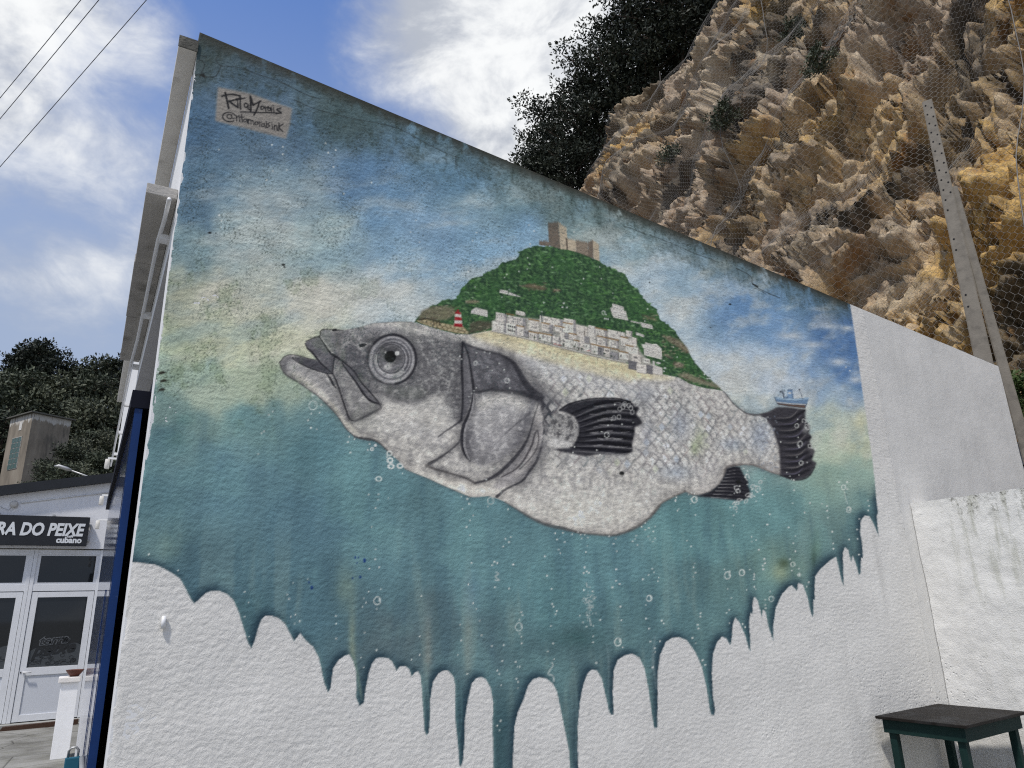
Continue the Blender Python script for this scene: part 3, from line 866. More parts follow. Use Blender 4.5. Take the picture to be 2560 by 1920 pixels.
    fill(PB('1000,900 1200,960 1180,1080 1060,1060'), (92, 94, 100), 0.7, 10, clip=keep)
    # vertical gill lines
    stroke(PB('228,385 220,600 226,800 228,1000 215,1160'), [6, 7, 6, 6, 5], (50, 50, 56), 0.95, 2)
    stroke(PB('215,1160 150,1210 60,1270 -20,1330'), [6, 5, 4, 2], (70, 70, 76), 0.8, 2.5)
    stroke(PB('240,390 290,540 320,740 335,880 322,1000 280,1120 232,1240 225,1400 250,1500 300,1570'), [4, 5, 7, 8, 7, 7, 9, 9, 7, 3], (54, 54, 60), 0.95, 2)
    fill(PB('240,420 285,560 312,740 322,880 300,1000 250,1120 228,1170 236,1000 236,700'), (122, 122, 128), 0.85, 2)
    stroke(PB('342,890 332,1000 302,1120 256,1240 244,1400 268,1500 296,1560'), [3, 4, 4.5, 4.5, 4.5, 4, 2], (206, 206, 208), 0.95, 1.2)
    # lower head lines
    stroke(PD('1010,190 960,255 850,342 760,400 690,440'), [3, 4, 5, 7, 9], (84, 84, 88), 0.85, 3)
    stroke(PD('1720,40 1690,160 1600,312 1480,450 1380,540 1260,602 1150,632'), [3, 5, 7, 8, 9, 6, 5], (66, 66, 72), 0.85, 3)
    stroke(PD('1150,632 1060,582 900,532 750,490 660,455'), [6, 5, 5, 6, 7], (104, 102, 102), 0.8, 3.5)
    # gill flap
    flap = PD('1745,0 1830,20 1838,100 1800,290 1730,460 1630,590 1500,650 1380,700 1300,690 1400,580 1480,480 1610,330 1700,180')
    fill(flap, (164, 162, 164), 0.9, 2, clip=keep)
    fill(PB('985,985 1010,1060 1040,1200 1000,1180 950,1280 900,1420 860,1460 920,1250'), (176, 174, 174), 0.95, 1.5)
    fill(PD('1775,120 1795,220 1740,380 1640,520 1500,620 1620,480 1730,320'), (194, 192, 190), 0.8, 3)
    stroke(PB('985,990 940,1130 900,1280 850,1420 760,1540 670,1640'), 3.5, (92, 92, 96), 0.85, 2)
    stroke(PD('1765,105 1745,150 1720,250 1640,400 1560,490 1420,570'), [2, 4, 5, 5, 4, 3], (80, 78, 82), 0.85, 2)
    stroke(PD('1775,105 1788,190 1760,300 1690,400 1600,490'), 3, (84, 82, 86), 0.8, 2)
    stroke(PD('1830,20 1842,100 1812,280 1762,420 1690,520 1630,602 1520,662 1440,705 1370,765'), [3, 4, 6, 7, 6, 5, 5, 6, 8], (66, 66, 72), 0.9, 2.5)
    # ---- scales
    def inside(x, y):
        i = int((y - CY0) * CS); j = int((x - CX0) * CS)
        return 0 <= i < CH and 0 <= j < CW and keep[i, j] > 0.9
    fin_guard = full_mask(PB('1090,1130 1250,1050 1600,940 1990,1000 2030,1190 1950,1500 1450,1530 1110,1450'), 0)
    belly = lambda x: np.interp(x, [1300, 1450, 1600, 1750, 1850, 2000], [1180, 1215, 1205, 1200, 1150, 1170])
    back = lambda x: np.interp(x, [1300, 1400, 1500, 1600, 1700, 1800, 1900, 2000], [905, 920, 935, 950, 970, 985, 1030, 1045])
    row = 0; y = 900
    tilt = 0.24
    while y < 1260:
        x = 1290 + (row % 2) * 12.2
        while x < 1960:
            sz = np.interp(x, [1300, 1600, 1800, 1960], [1.0, 0.98, 0.82, 0.66])
            X = x + rng.normal(0, 3.0); Y = y + (x - 1600) * tilt * np.interp(x, [1300, 1960], [1, 0.7]) + rng.normal(0, 2.3)
            if inside(X, Y):
                gi, gj = int((Y - CY0) * CS), int((X - CX0) * CS)
                a = np.clip((Y - back(X)) / 22, 0, 1) * np.clip((belly(X) - Y) / 45, 0.0, 1) * (1 - fin_guard[gi, gj]) * np.clip((X - 1330) / 50, 0, 1)
                if Y > 1160 and X < 1560: a *= 0.4
                a *= float(np.clip(0.5 + 1.9 * (c2[gi, gj] - 0.3), 0.45, 1)) * rng.uniform(0.7, 1.0)
                if a > 0.05:
                    dv = rng.normal(0, 8); tint = (212 + dv, 212 + dv, 210 + dv)
                    if rng.random() < 0.06: tint = (184, 194, 206)
                    elif rng.random() < 0.05: tint = (196, 202, 184)
                    w, h = 12.0 * sz, 15.5 * sz
                    # shaded scale edge, then the pale face of the scale
                    stroke([(X - w * 0.25, Y - h * 1.0), (X + w * 0.95, Y - h * 0.05), (X - w * 0.1, Y + h * 1.05)], rng.uniform(1.6, 3.0) * sz, (104 + rng.normal(0, 10), 105, 112), 0.52 * a, 2.4, 4)
                    fill(np.array([(X - w * 0.75, Y - h * .1), (X - w * .1, Y - h * .8), (X + w * .68, Y - h * .05), (X - w * .05, Y + h * .7)]), tint, 0.85 * a, 0)
            x += 24.5 * sz
        y += 15.6; row += 1
    for (x, yv, rx, ry, c) in [(1900, 1090, 26, 44, (110, 130, 160)), (1830, 1110, 30, 16, (130, 148, 172)), (1700, 1060, 26, 40, (120, 134, 156)), (1750, 1100, 12, 30, (140, 156, 116)), (1735, 1120, 10, 20, (120, 140, 96)), (1690, 1180, 40, 20, (140, 156, 176)), (1620, 1080, 20, 40, (150, 156, 170)), (1610, 990, 30, 30, (128, 134, 146))]:
        lay(keep * np.exp(-((GX - x) / rx) ** 2 - ((GY - yv) / ry) ** 2) * (0.5 + mot), c, 0.38)
    # loose dashes on the belly
    for _ in range(90):
        x, yv = rng.uniform(1200, 1640), rng.uniform(1150, 1290)
        if inside(x, yv + 8):
            stroke([(x, yv), (x + rng.normal(0, 2), yv + rng.uniform(5, 14))], rng.uniform(2, 4), [(140, 142, 148), (212, 212, 210), (166, 182, 178)][rng.integers(0, 3)], 0.35, 2, 0)
    # dark lateral accents
    for _ in range(60):
        x, yv = rng.uniform(1430, 1800), rng.uniform(1010, 1180)
        if inside(x, yv) and fin_guard[int((yv - CY0) * CS), int((x - CX0) * CS)] < .5:
            stroke([(x, yv), (x + 9, yv + 9), (x + 13, yv + 24)], 1.8, (92, 92, 102), 0.4, 1.2, 4)
    # peduncle shade and outline of the back
    stroke(PC('830,468 870,510 930,590 1000,650 1060,690 1130,706 1200,706 1290,682 1360,640'), [1.5, 3, 3, 3, 4, 5, 5, 4, 3], (92, 92, 96), 0.8, 2)
    stroke(PC('1410,1312 1320,1290 1240,1255 1130,1215 1050,1205 980,1212 900,1222 860,1260 850,1310 800,1400 700,1480 600,1512 520,1512 450,1478'), [4, 5, 5, 5, 4, 6, 8, 10, 8, 6, 6, 6, 7, 6], (104, 100, 100), 0.7, 4, clip=np.clip(bm + 0.3, 0, 1))
    stroke(PC('450,1476 350,1520 220,1590 130,1690'), 5, (106, 102, 100), 0.6, 4)
    stroke(PE('1000,862 900,972 780,1062 650,1122 520,1152 350,1142 180,1122 0,1064'), [5, 7, 8, 7, 6, 5, 5, 5], (100, 98, 98), 0.75, 4)
    stroke(PD('2211,1125 2050,1092 1850,1042 1700,972 1550,882 1450,822'), [6, 7, 8, 7, 4, 3], (90, 90, 92), 0.75, 4)
    stroke(PD('1100,772 1000,727 850,662 700,592 550,532 450,492'), 3, (110, 116, 118), 0.7, 2.5)
    fill(PC('450,1470 640,1400 800,1330 790,1400 700,1475 600,1505 520,1505'), (196, 194, 192), 0.6, 6, clip=keep)
    # ---- fins
    FD = (60, 60, 66)
    tail = PC('1200,706 1290,682 1380,628 1500,632 1655,655 1650,700 1655,770 1700,820 1690,890 1720,930 1700,970 1715,1030 1750,1070 1735,1110 1718,1160 1765,1190 1745,1230 1700,1310 1640,1350 1560,1362 1490,1346 1405,1312 1400,1200 1390,1050 1360,950 1330,850 1270,770')
    fill(tail, (74, 73, 79), 1, 1.2)
    tm = full_mask(tail)
    for i in range(10):
        t = i / 9
        a = PC('%f,%f' % (1310 + 95 * math.sin(t * 2.2), 760 + 560 * t))[0]; b = PC('%f,%f' % (1650 + 70 * math.sin(t * 2.6), 660 + 600 * t))[0]
        m = (a + b) / 2 + (0, 8 - 4 * t)
        stroke([a, m + (0, 4), b], [1, 9, 6], (46, 46, 52), 0.8, 4, 6, clip=tm)
        stroke([a + (12, -5), m + (6, -3), b - (14, 5)], [0.8, 3.4, 1.0], (136 - 20 * (i % 2), 134 - 20 * (i % 2), 134), 0.6, 2.0, 6, clip=tm)
    stroke(PC('1400,1312 1490,1346 1560,1362 1640,1350 1700,1310 1745,1230'), 3, (40, 40, 46), 0.8, 2)
    fill(PC('1620,830 1690,820 1690,880 1640,905'), (176, 178, 178), 0.55, 3)
    fill(PC('1665,1060 1740,1050 1720,1090'), (160, 160, 160), 0.6, 3)
    for _ in range(46):
        q = PC('%f,%f' % (1190 + rng.uniform(0, 190), 720 + rng.uniform(0, 560)))[0]
        fill(ellipse(*q, rng.uniform(1.2, 3), rng.uniform(1.2, 3)), [(168, 176, 188), (120, 132, 152)][rng.integers(0, 2)], 0.5)
    pect = PB('1190,1070 1300,1000 1450,962 1600,946 1780,950 1900,975 1995,1040 1965,1100 2010,1150 2028,1192 1950,1232 1945,1310 1920,1400 1930,1472 1830,1512 1600,1500 1450,1526 1330,1500 1200,1472 1115,1450 1330,1425 1370,1340 1385,1200 1340,1120 1250,1080')
    fill(pect, FD, 1, 1.2)
    pm = full_mask(pect)
    for i in range(8):
        t = i / 7
        y0 = 1100 + 330 * t; y1 = 985 + 500 * t
        a = PB('%f,%f' % (1300 + 90 * math.sin(t * 3.1), y0))[0]; b = PB('%f,%f' % (1960 - 30 * t, y1))[0]
        mid = (a + b) / 2 + (0, -14 * (1 - t))
        stroke([a, mid, b], [2, 10, 6], (32, 32, 40), 0.9, 3, 8, clip=pm)
        stroke([a + (6, 10), mid + (0, 8), b + (-8, 8)], [1, 6, 2], (120, 120, 124), 0.75, 3, 8, clip=pm)
        for _ in range(4):
            s = rng.uniform(0.2, 0.9); q = a + (b - a) * s + (0, -14 * (1 - t) * 4 * s * (1 - s) + rng.uniform(3, 9))
            stroke([q, q + (rng.uniform(10, 30), rng.uniform(-3, 3))], rng.uniform(1, 2.4), (170, 170, 172), 0.6, 1.2, 0, clip=pm)
    stroke(PB('1200,1060 1300,998 1450,958 1600,942 1780,946 1910,975'), [5, 5, 3, 2.5, 3, 3], (44, 44, 50), 0.9, 2)
    base = ellipse(1100 + 1235 / 4, 760 + 1262 / 4, 37, 41)
    fill(base, (138, 138, 140), 0.95, 2)
    bmk = full_mask(base, 3)
    lay(bmk * np.clip((mot2 - 0.5) / 0.1, 0, 1), (182, 182, 180), 0.7); lay(bmk * np.clip((0.48 - mot) / 0.1, 0, 1), (84, 84, 88), 0.7)
    stroke(ellipse(1100 + 1235 / 4, 760 + 1262 / 4, 37, 41, a0=-60, a1=90), 2.5, (160, 160, 160), 0.6, 1.5)
    fill(PB('1060,1370 1200,1330 1310,1400 1290,1440 1120,1440'), (196, 196, 196), 0.85, 4)
    anal = PC('868,1245 930,1225 1000,1230 1040,1310 1085,1370 1080,1420 1105,1470 1092,1540 1000,1570 800,1548 620,1530 560,1524 700,1480 800,1400 850,1310')
    fill(anal, FD, 1, 1.2)
    am = full_mask(anal)
    for i in range(9):
        t = i / 8
        a = PC('%f,%f' % (870 - 230 * t, 1262 + 250 * t))[0]; b = PC('%f,%f' % (1010 + 80 * min(1, t * 1.6), 1240 + 310 * t))[0]
        stroke([a, (a + b) / 2 + (0, -3), b], [1, 4, 2], (38, 38, 46), 0.8, 2, 6, clip=am)
        stroke([a + (b - a) * .15 + (0, 4), a + (b - a) * .6 + (0, 3)], [2.2, 1], (168, 168, 170), 0.6, 1, 0, clip=am)
    soft = fbm(WU * 6.5, WV * 6.5, 4, 221, 0.6)
    for P_, txt, w_, al in [(PB, '225,420 222,700 226,1000 214,1150', 26, 0.42), (PB, '340,900 322,1010 275,1130 236,1250 230,1400 262,1520', 26, 0.4), (PB, '520,862 700,882 850,910 980,950', 30, 0.45), (PB, '600,508 720,590 820,740 950,900', 34, 0.45), (PD, '1720,60 1690,160 1600,312 1480,450 1380,540 1260,602', 30, 0.42), (PD, '1150,632 1060,582 900,532 750,490', 20, 0.32), (PD, '1812,280 1762,420 1690,520 1630,602 1520,662', 26, 0.42),
                            (PD, '1010,190 960,255 850,342 760,400', 18, 0.3), (PA, '830,545 980,670 1140,880 1220,975', 20, 0.4), (PA, '785,535 768,690 850,900 935,1145', 16, 0.35), (PA, '940,1150 1000,1172 1120,1118 1245,1040', 16, 0.35), (PA, '1160,860 1300,915 1420,965 1560,985 1700,930', 14, 0.3), (PA, '300,690 420,782 620,922 820,1122', 12, 0.25), (PA, '490,400 560,485 700,640', 14, 0.4)]:
        stroke(P_(txt), w_, (66, 66, 72), al, w_ * 0.9, 5, clip=keep)
    for P_, txt, w_, al in [(PB, '420,1000 560,940 740,960 820,1010', 26, 0.5), (PA, '1300,1060 1500,1080 1700,1120 1850,1200', 34, 0.4), (PD, '560,520 800,625 1000,690 1150,720 1320,700', 20, 0.6), (PE, '100,900 300,960 500,980 700,900', 60, 0.45), (PD, '1500,760 1700,860 1900,930 2150,1000', 40, 0.4), (PA, '420,700 560,800 700,930', 12, 0.5)]:
        stroke(P_(txt), w_, (222, 220, 214), al, w_ * 0.9, 5, clip=keep)
    CAN[...] *= (1 + (soft - 0.5) * 0.2 * keep + (mot - 0.5) * 0.24 * keep)[..., None]
    fill(PB('740,560 900,760 1010,900 1100,1000 1150,1060 1250,1000 1100,860 950,700 820,590'), (98, 98, 104), 0.62, 13, clip=keep)
    fill(PD('1500,660 1640,600 1760,430 1830,200 1900,300 1860,420 1700,560 1600,640'), (120, 120, 124), 0.5, 12, clip=keep)
    fill(PE('0,330 300,360 640,340 700,420 400,430 0,440'), (134, 136, 140), 0.45, 10, clip=keep)
    # pull the greys of the fish apart
    fm = np.clip(keep + full_mask(tail) + full_mask(pect) + full_mask(anal), 0, 1)[..., None]
    CAN[...] = CAN + fm * (np.clip(152 + (CAN - 152) * 1.2, 14, 232) - CAN)
    # ---- castle
    LT, DKC = (182, 171, 152), (112, 103, 94)
    cast = [('1395,290 1490,300 1490,340 1395,330', DKC), ('1478,112 1585,104 1606,372 1490,332', DKC), ('1585,104 1668,165 1673,378 1606,372', LT), ('1658,262 1676,262 1676,380 1664,378', (92, 84, 76)), ('1676,268 1755,290 1762,402 1676,378', LT), ('1755,286 1880,312 1876,442 1762,402', (134, 124, 112)), ('1880,304 1930,284 1936,468 1878,442', DKC), ('1930,284 1990,332 1996,492 1936,468', LT)]
    for p, c in cast: fill(PF(p), c)
    for (x0, y0, x1, y1, n, c) in [(1395, 290, 1480, 298, 5, DKC), (1478, 112, 1585, 104, 5, DKC), (1585, 104, 1668, 165, 5, LT), (1676, 268, 1755, 290, 5, LT), (1755, 286, 1880, 312, 6, (134, 124, 112)), (1880, 304, 1930, 284, 3, DKC), (1930, 284, 1990, 332, 4, LT)]:
        for i in range(n):
            t0 = (i + .15) / n; t1 = (i + .6) / n
            fill(PF('%f,%f %f,%f %f,%f %f,%f' % (x0 + (x1 - x0) * t0, y0 + (y1 - y0) * t0 - 14, x0 + (x1 - x0) * t1, y0 + (y1 - y0) * t1 - 14, x0 + (x1 - x0) * t1, y0 + (y1 - y0) * t1 + 6, x0 + (x1 - x0) * t0, y0 + (y1 - y0) * t0 + 6)), c)
    # ---- white houses
    fill(PB('545,150 700,115 1000,150 1250,175 1480,228 1700,272 1930,335 2010,480 2130,600 2130,690 1850,580 1600,530 1300,455 1000,375 780,320 525,262'), (180, 177, 174), 0.92, 1)
    def house(P, x, y, w, h, kind=0, sl=0.2):
        wall = [(224, 221, 216), (214, 212, 209), (150, 150, 154), (112, 112, 118)][kind if kind < 4 else 0]
        fill(P('%f,%f %f,%f %f,%f %f,%f' % (x, y, x + w, y + sl * w, x + w, y + sl * w + h, x, y + h)), wall)
        v = rng.uniform(-14, 6); fill(P('%f,%f %f,%f %f,%f %f,%f' % (x, y, x + w, y + sl * w, x + w, y + sl * w + h, x, y + h)), (222 + v, 218 + v, 211 + v), 0.5 if kind < 2 else 0)
        if w > 60 and rng.random() < 0.6: fill(P('%f,%f %f,%f %f,%f %f,%f' % (x + w * .8, y + sl * w * .8, x + w, y + sl * w, x + w, y + sl * w + h, x + w * .8, y + sl * w * .8 + h)), (142, 141, 146), 0.8)
        for _ in range(int(w * h / 1500)):
            qx, qy = x + rng.uniform(.1, .85) * w, y + rng.uniform(.15, .8) * h + sl * w * .4
            stroke(P('%f,%f %f,%f' % (qx, qy, qx, qy + 9)), 2.0, (120, 116, 116), 0.7, 0.8, 0)
        stroke(P('%f,%f %f,%f %f,%f' % (x, y + h, x + w, y + sl * w + h, x + w, y + sl * w)), 1.3, (112, 106, 104), 0.75, 0.8, 0)
    hs = [(560, 80, 110, 90, 1), (680, 112, 180, 100, 1), (520, 165, 150, 110, 0), (665, 190, 112, 115, 0), (772, 218, 70, 95, 1), (760, 62, 95, 40, 0), (835, 258, 52, 65, 2), (1000, 112, 250, 80, 0), (890, 152, 100, 110, 0), (890, 278, 95, 70, 0), (1020, 188, 70, 85, 0), (1090, 205, 36, 85, 2), (1150, 218, 90, 60, 0),
          (1240, 140, 115, 55, 0), (1230, 184, 130, 100, 0), (990, 292, 125, 70, 0), (1115, 300, 14, 90, 3), (1125, 318, 75, 85, 1), (1205, 282, 42, 60, 0), (1248, 290, 36, 60, 2), (1360, 208, 110, 110, 0), (1290, 294, 76, 60, 1), (1480, 212, 76, 120, 1), (1205, 340, 50, 66, 0), (1250, 352, 76, 80, 0), (1555, 240, 115, 95, 0), (1500, 288, 62, 110, 0),
          (1330, 362, 62, 85, 0), (1395, 310, 50, 130, 0), (1440, 318, 52, 70, 2), (1440, 395, 70, 80, 0), (1570, 322, 105, 100, 1), (1680, 252, 170, 80, 1), (1690, 348, 95, 80, 0), (1810, 330, 112, 85, 0), (1860, 262, 62, 60, 0), (1920, 330, 48, 90, 0), (1510, 404, 70, 90, 0), (1578, 422, 58, 85, 2), (1640, 434, 60, 88, 0), (1700, 472, 88, 72, 2), (1790, 476, 100, 70, 0), (1860, 415, 125, 75, 0),
          (1920, 494, 92, 88, 0), (1885, 560, 88, 85, 3), (1970, 592, 96, 88, 1), (2068, 606, 64, 85, 3), (2130, 624, 95, 72, 1), (2040, 540, 60, 50, 0)]
    for x, y, w, h, k in hs: house(PB, x, y, w, h, k)
    for x, y, w in [(890, 150, 100), (668, 96, 70), (770, 214, 74), (890, 274, 95), (990, 288, 128), (1020, 186, 70), (1150, 216, 92), (1232, 184, 90), (1290, 292, 76), (1555, 238, 112), (1570, 318, 105), (1690, 344, 95), (1510, 400, 70), (1580, 416, 120), (1810, 326, 70), (1790, 470, 90), (1340, 362, 50), (1720, 445, 70), (1860, 410, 70)]:
        stroke(PB('%f,%f %f,%f' % (x, y, x + w, y + .2 * w)), 3.4, (138, 110, 74), 0.85, 1, 0)
    for x, y, nx, ny, dx, dy, c, s in [(578, 95, 5, 2, 20, 34, 150, 2), (700, 130, 8, 2, 19, 32, 140, 2), (590, 195, 3, 1, 26, 20, 128, 2.4), (685, 215, 4, 2, 20, 42, 40, 2.8), (925, 195, 3, 2, 18, 30, 120, 2), (1040, 205, 3, 2, 17, 30, 110, 2), (905, 305, 3, 1, 20, 20, 70, 2), (1030, 318, 4, 1, 20, 20, 120, 2.2), (1170, 240, 3, 1, 20, 20, 140, 2), (1215, 365, 3, 1, 14, 20, 90, 2), (855, 282, 2, 1, 16, 10, 60, 2),
                                       (1590, 440, 2, 3, 20, 24, 50, 2.6), (1655, 460, 3, 1, 14, 20, 60, 2.2), (1350, 400, 1, 1, 10, 10, 60, 3), (1440, 415, 2, 1, 18, 10, 70, 2.4), (1810, 515, 1, 1, 10, 10, 50, 3), (1940, 525, 3, 1, 16, 10, 80, 2.2), (1720, 385, 2, 2, 26, 18, 150, 2), (1880, 440, 1, 1, 10, 10, 90, 2.2), (2055, 560, 3, 1, 14, 10, 100, 2)]:
        for i in range(nx):
            for j in range(ny):
                stroke(PB('%f,%f %f,%f' % (x + i * dx, y + i * dx * .2 + j * dy, x + i * dx, y + i * dx * .2 + j * dy + 9)), s, (c, c, c + 4), 0.85, 0.8, 0)
    for x, y in [(945, 335), (1000, 345), (1235, 400), (1345, 425), (1415, 445), (1545, 478), (1645, 495), (1380, 440), (1715, 520)]:
        stroke(PB('%f,%f %f,%f' % (x, y, x, y + 22)), 1.4, (60, 60, 54), 0.8, 0.8, 0); fill(ellipse(*PB('%f,%f' % (x, y))[0], 3, 1.8), (50, 66, 52), 0.9)
    for x, y in [(1150, 393), (1190, 405), (1480, 462)]:
        fill(PB('%f,%f %f,%f %f,%f' % (x, y, x + 34, y + 12, x - 24, y + 8)), (170, 96, 92), 0.9)
    stroke(PB('1012,90 1014,170'), 1.5, (60, 70, 76)); stroke(PB('1030,95 1030,170'), 1.5, (60, 70, 76)); stroke(PB('1442,270 1446,320'), 2.5, (96, 90, 84))
    # promenade wall between the houses and the sand
    stroke(PB('525,268 780,325 1000,380 1300,458 1600,532 1850,582'), 4, (196, 194, 190), 0.95, 1, 5)
    stroke(PB('525,276 780,333 1000,388 1300,466 1600,540 1850,590'), 1.6, (128, 122, 108), 0.8, 1, 5)
    # big hotels on the slope
    def block(P, txt, rows, cols=9):
        q = P(txt); fill(q, (222, 220, 216))
        for r in range(rows):
            t = (r + .5) / rows
            stroke([q[0] + (q[3] - q[0]) * t, q[1] + (q[2] - q[1]) * t], 1.2, (136, 134, 136), 0.8, 0.7, 0)
            for c in range(cols):
                s = (c + .5) / cols
                m = (q[0] + (q[3] - q[0]) * (t - .18)) * (1 - s) + (q[1] + (q[2] - q[1]) * (t - .18)) * s
                fill(ellipse(*m, 0.9, 1.4, n=8), (140, 138, 140), 0.8)
    block(PG, '525,795 635,828 640,870 520,840', 2, 5); block(PG, '500,835 660,870 668,920 515,890', 2, 6); block(PG, '515,890 670,920 684,965 535,935', 2, 6)
    block(PG, '815,1205 965,1200 1015,1250 1018,1355 845,1310 840,1250', 1, 0); block(PG, '842,1228 1008,1275 1016,1352 848,1308', 3, 10); block(PG, '850,1182 960,1212 975,1238 850,1205', 1, 6)
    block(PG, '800,980 920,1010 930,1050 820,1030', 2, 6); block(PG, '705,965 800,985 800,998 710,978', 1, 0); block(PG, '760,1080 840,1110 842,1132 762,1108', 1, 4)
    block(PF, '1000,775 1080,788 1080,825 998,806', 1, 5); fill(PF('1088,798 1200,842 1210,850 1085,828'), (206, 205, 204))
    block(PF, '755,955 875,985 878,1050 745,1020', 3, 7); fill(PF('755,955 745,1020 708,1015 712,985'), (196, 194, 194))
    fill(PG('928,1365 950,1372 950,1410 1025,1440 1025,1500 930,1480'), (198, 196, 194)); fill(ellipse(1400 + 985 / 4, 560 + 1390 / 4, 6, 2.4, 10), (210, 210, 210))
    # little white flecks over the hill
    # ---- fishing boat
    fill(PC('1340,525 1430,542 1560,548 1690,533 1670,600 1650,640 1500,622 1375,605 1360,580'), (108, 136, 168))
    fill(PC('1340,525 1430,542 1560,548 1690,533 1684,550 1560,566 1430,560 1346,545'), (150, 176, 200))
    fill(PC('1368,590 1500,604 1655,612 1650,642 1500,624 1378,606'), (96, 78, 70)); stroke(PC('1362,580 1500,598 1660,604'), 2, (206, 206, 204), 0.9, 0.8, 0)
    stroke(PC('1342,528 1365,590 1380,606 1500,624 1650,642 1668,600'), 1.6, (52, 62, 78), 0.8, 0.8, 0)
    fill(PC('1474,462 1520,460 1532,548 1470,540'), (126, 156, 190)); fill(PC('1482,482 1508,480 1510,500 1484,502'), (204, 210, 216)); fill(PC('1512,475 1522,475 1534,548 1522,548'), (84, 110, 144)); fill(PC('1440,535 1480,520 1482,545 1440,545'), (96, 120, 150))
    stroke(PC('1474,462 1520,460'), 2.4, (66, 90, 124), 0.9, 0.8, 0)
    for p in ('1400,480 1415,472 1440,545', '1418,450 1430,500 1440,545', '1440,460 1436,545', '1590,452 1625,545'): stroke(PC(p), 1.5, (66, 76, 92), 0.9, 0.7, 0)
    fill(ellipse(1600 + 1402 / 4, 860 + 478 / 4, 1.8, 3), (40, 46, 56)); fill(ellipse(1600 + 1594 / 4, 860 + 455 / 4, 1.4, 2.4), (50, 56, 66))
    # ---- drips: the lower boundary of the painting -------------------------------------------------
    drip = np.vstack([PI('110,75 180,85 260,95 330,125 400,165 450,200 490,270 530,350 555,388 590,360 640,310 690,292 740,290 800,315 850,360 890,450 930,580 960,680 987,725 1010,670 1035,580 1060,510 1090,480 1140,480 1190,495 1240,540 1270,600 1305,668 1330,640 1352,610 1390,660 1450,715 1490,790 1510,880 1530,980 1560,1055 1580,1020 1590,930 1600,870 1640,810 1690,775 1720,770 1750,820 1770,900 1775,1000 1770,1090 1797,1155 1830,1130 1845,1020 1870,900 1890,840 1920,800 1960,792 2010,795 2045,825 2075,890'),
                      PJ('300,860 340,855 370,880 388,935 410,905 435,895 455,930 465,1050 475,1200 480,1330 497,1378 518,1350 525,1200 530,1080 550,970 590,910 625,890 660,890 700,930 715,1000 715,1250 735,1450 745,1600 755,1612 775,1560 785,1400 790,1250 810,1120 840,990 870,950 910,938 945,955 980,1020 1000,1130 995,1300 1000,1500 1000,1750 1140,1750 1150,1500 1160,1300 1185,1200 1230,1100 1265,1000 1300,955 1345,940 1400,950 1450,990 1480,1050 1510,1200 1540,1350 1570,1500 1578,1700 1640,1700 1635,1500 1635,1300 1650,1130 1675,1000 1710,910 1740,882 1780,890 1815,950 1845,1080 1870,1200 1888,1222'),
                      PK('85,1333 80,1200 85,1060 110,1000 150,972 195,962 240,985 270,1050 295,1180 315,1320 330,1415 350,1412 352,1250 350,1080 365,970 400,890 440,865 480,860 530,880 580,950 620,1040 650,1170 670,1300 680,1335 700,1338 705,1310 690,1220 682,1080 690,960 715,890 745,857 770,870 795,912 805,850 810,780 825,742 850,770 885,850 905,930 915,946 915,850 910,770 920,710 932,722 935,640 945,613 965,640 988,740 995,692 1010,705 1030,800 1057,883 1058,780 1075,680 1110,600 1150,555 1170,545 1202,580 1208,530 1235,540 1265,620 1285,710 1300,742 1302,690 1300,630 1310,635 1307,560 1312,490 1340,450 1400,395 1440,370 1455,430 1475,520 1488,550 1485,450 1482,350 1495,312 1515,330 1533,405 1540,360 1560,410 1580,483 1590,470 1592,375 1605,380 1600,300 1585,220 1590,150 1615,118 1645,125 1670,170 1700,245 1695,185 1690,120 1697,100 1688,40'),
                      P1('2190,1236 2181,1150 2159,1000 2146,900 2126,762 2140,700 2140,-50 200,-50 200,1402')])
    mm = full_mask(drip)
    # ragged left-hand fade of the paint near the corner
    mshift = lambda dx, dy: np.roll(np.roll(mm, -int(round(dx * CS)), 1), -int(round(dy * CS)), 0)
    lowpart = np.clip((GY - 1255 - np.clip(GX - 2080, 0, 200) * -0.5) / 60, 0, 1)
    lowpart = np.clip(lowpart + (GX > 1700) * np.clip((GY - 1240) / 40, 0, 1), 0, 1)
    shade = mm * (1 - blur(mshift(6, 7), 6)) * lowpart
    lay(shade, (26, 46, 60), 0.95)
    shade2 = mm * (1 - blur(mshift(10, 14), 14)) * lowpart
    lay(shade2, (44, 68, 84), 0.7)
    light = mm * (1 - blur(mshift(-5, -1), 4)) * lowpart
    lay(light, (128, 164, 162), 0.45)
    for pth, w, c in [('1215,1640 1218,1760 1222,1900', 10, (96, 130, 136)), ('1435,1670 1442,1760 1440,1900', 8, (118, 146, 148)), ('1637,1590 1632,1650 1640,1720', 7, (150, 164, 168)), ('1517,1610 1522,1660 1521,1760', 5, (132, 154, 158)), ('1064,1660 1070,1740 1075,1820', 5, (126, 158, 156)), ('1152,1700 1155,1780 1150,1840', 4, (104, 140, 144)), ('885,1640 900,1720 905,1750', 6, (140, 160, 140)), ('1755,1600 1762,1680 1780,1760', 5, (104, 144, 148))]:
        stroke(P1(pth), [1, w, w * .5], c, 0.45, 5, clip=mm)
    # ---- bubbles and splashes
    BUB = (222, 228, 226)
    def dot(P, txt, r=1.9, a=0.92):
        for q in P(txt): fill(ellipse(*q, r * rng.uniform(.75, 1.2), r * rng.uniform(.8, 1.35), n=10), BUB, a)
    def ring(P, txt, r=7):
        for q in P(txt):
            stroke(ellipse(q[0], q[1], r * .85, r, 10, n=20), 1.5, BUB, 0.85, 0.9, 0)
            stroke(ellipse(q[0] + r * .2, q[1] - r * .2, r * .35, r * .4, n=10, a0=-80, a1=60), 1.3, BUB, 0.7, 0.8, 0)
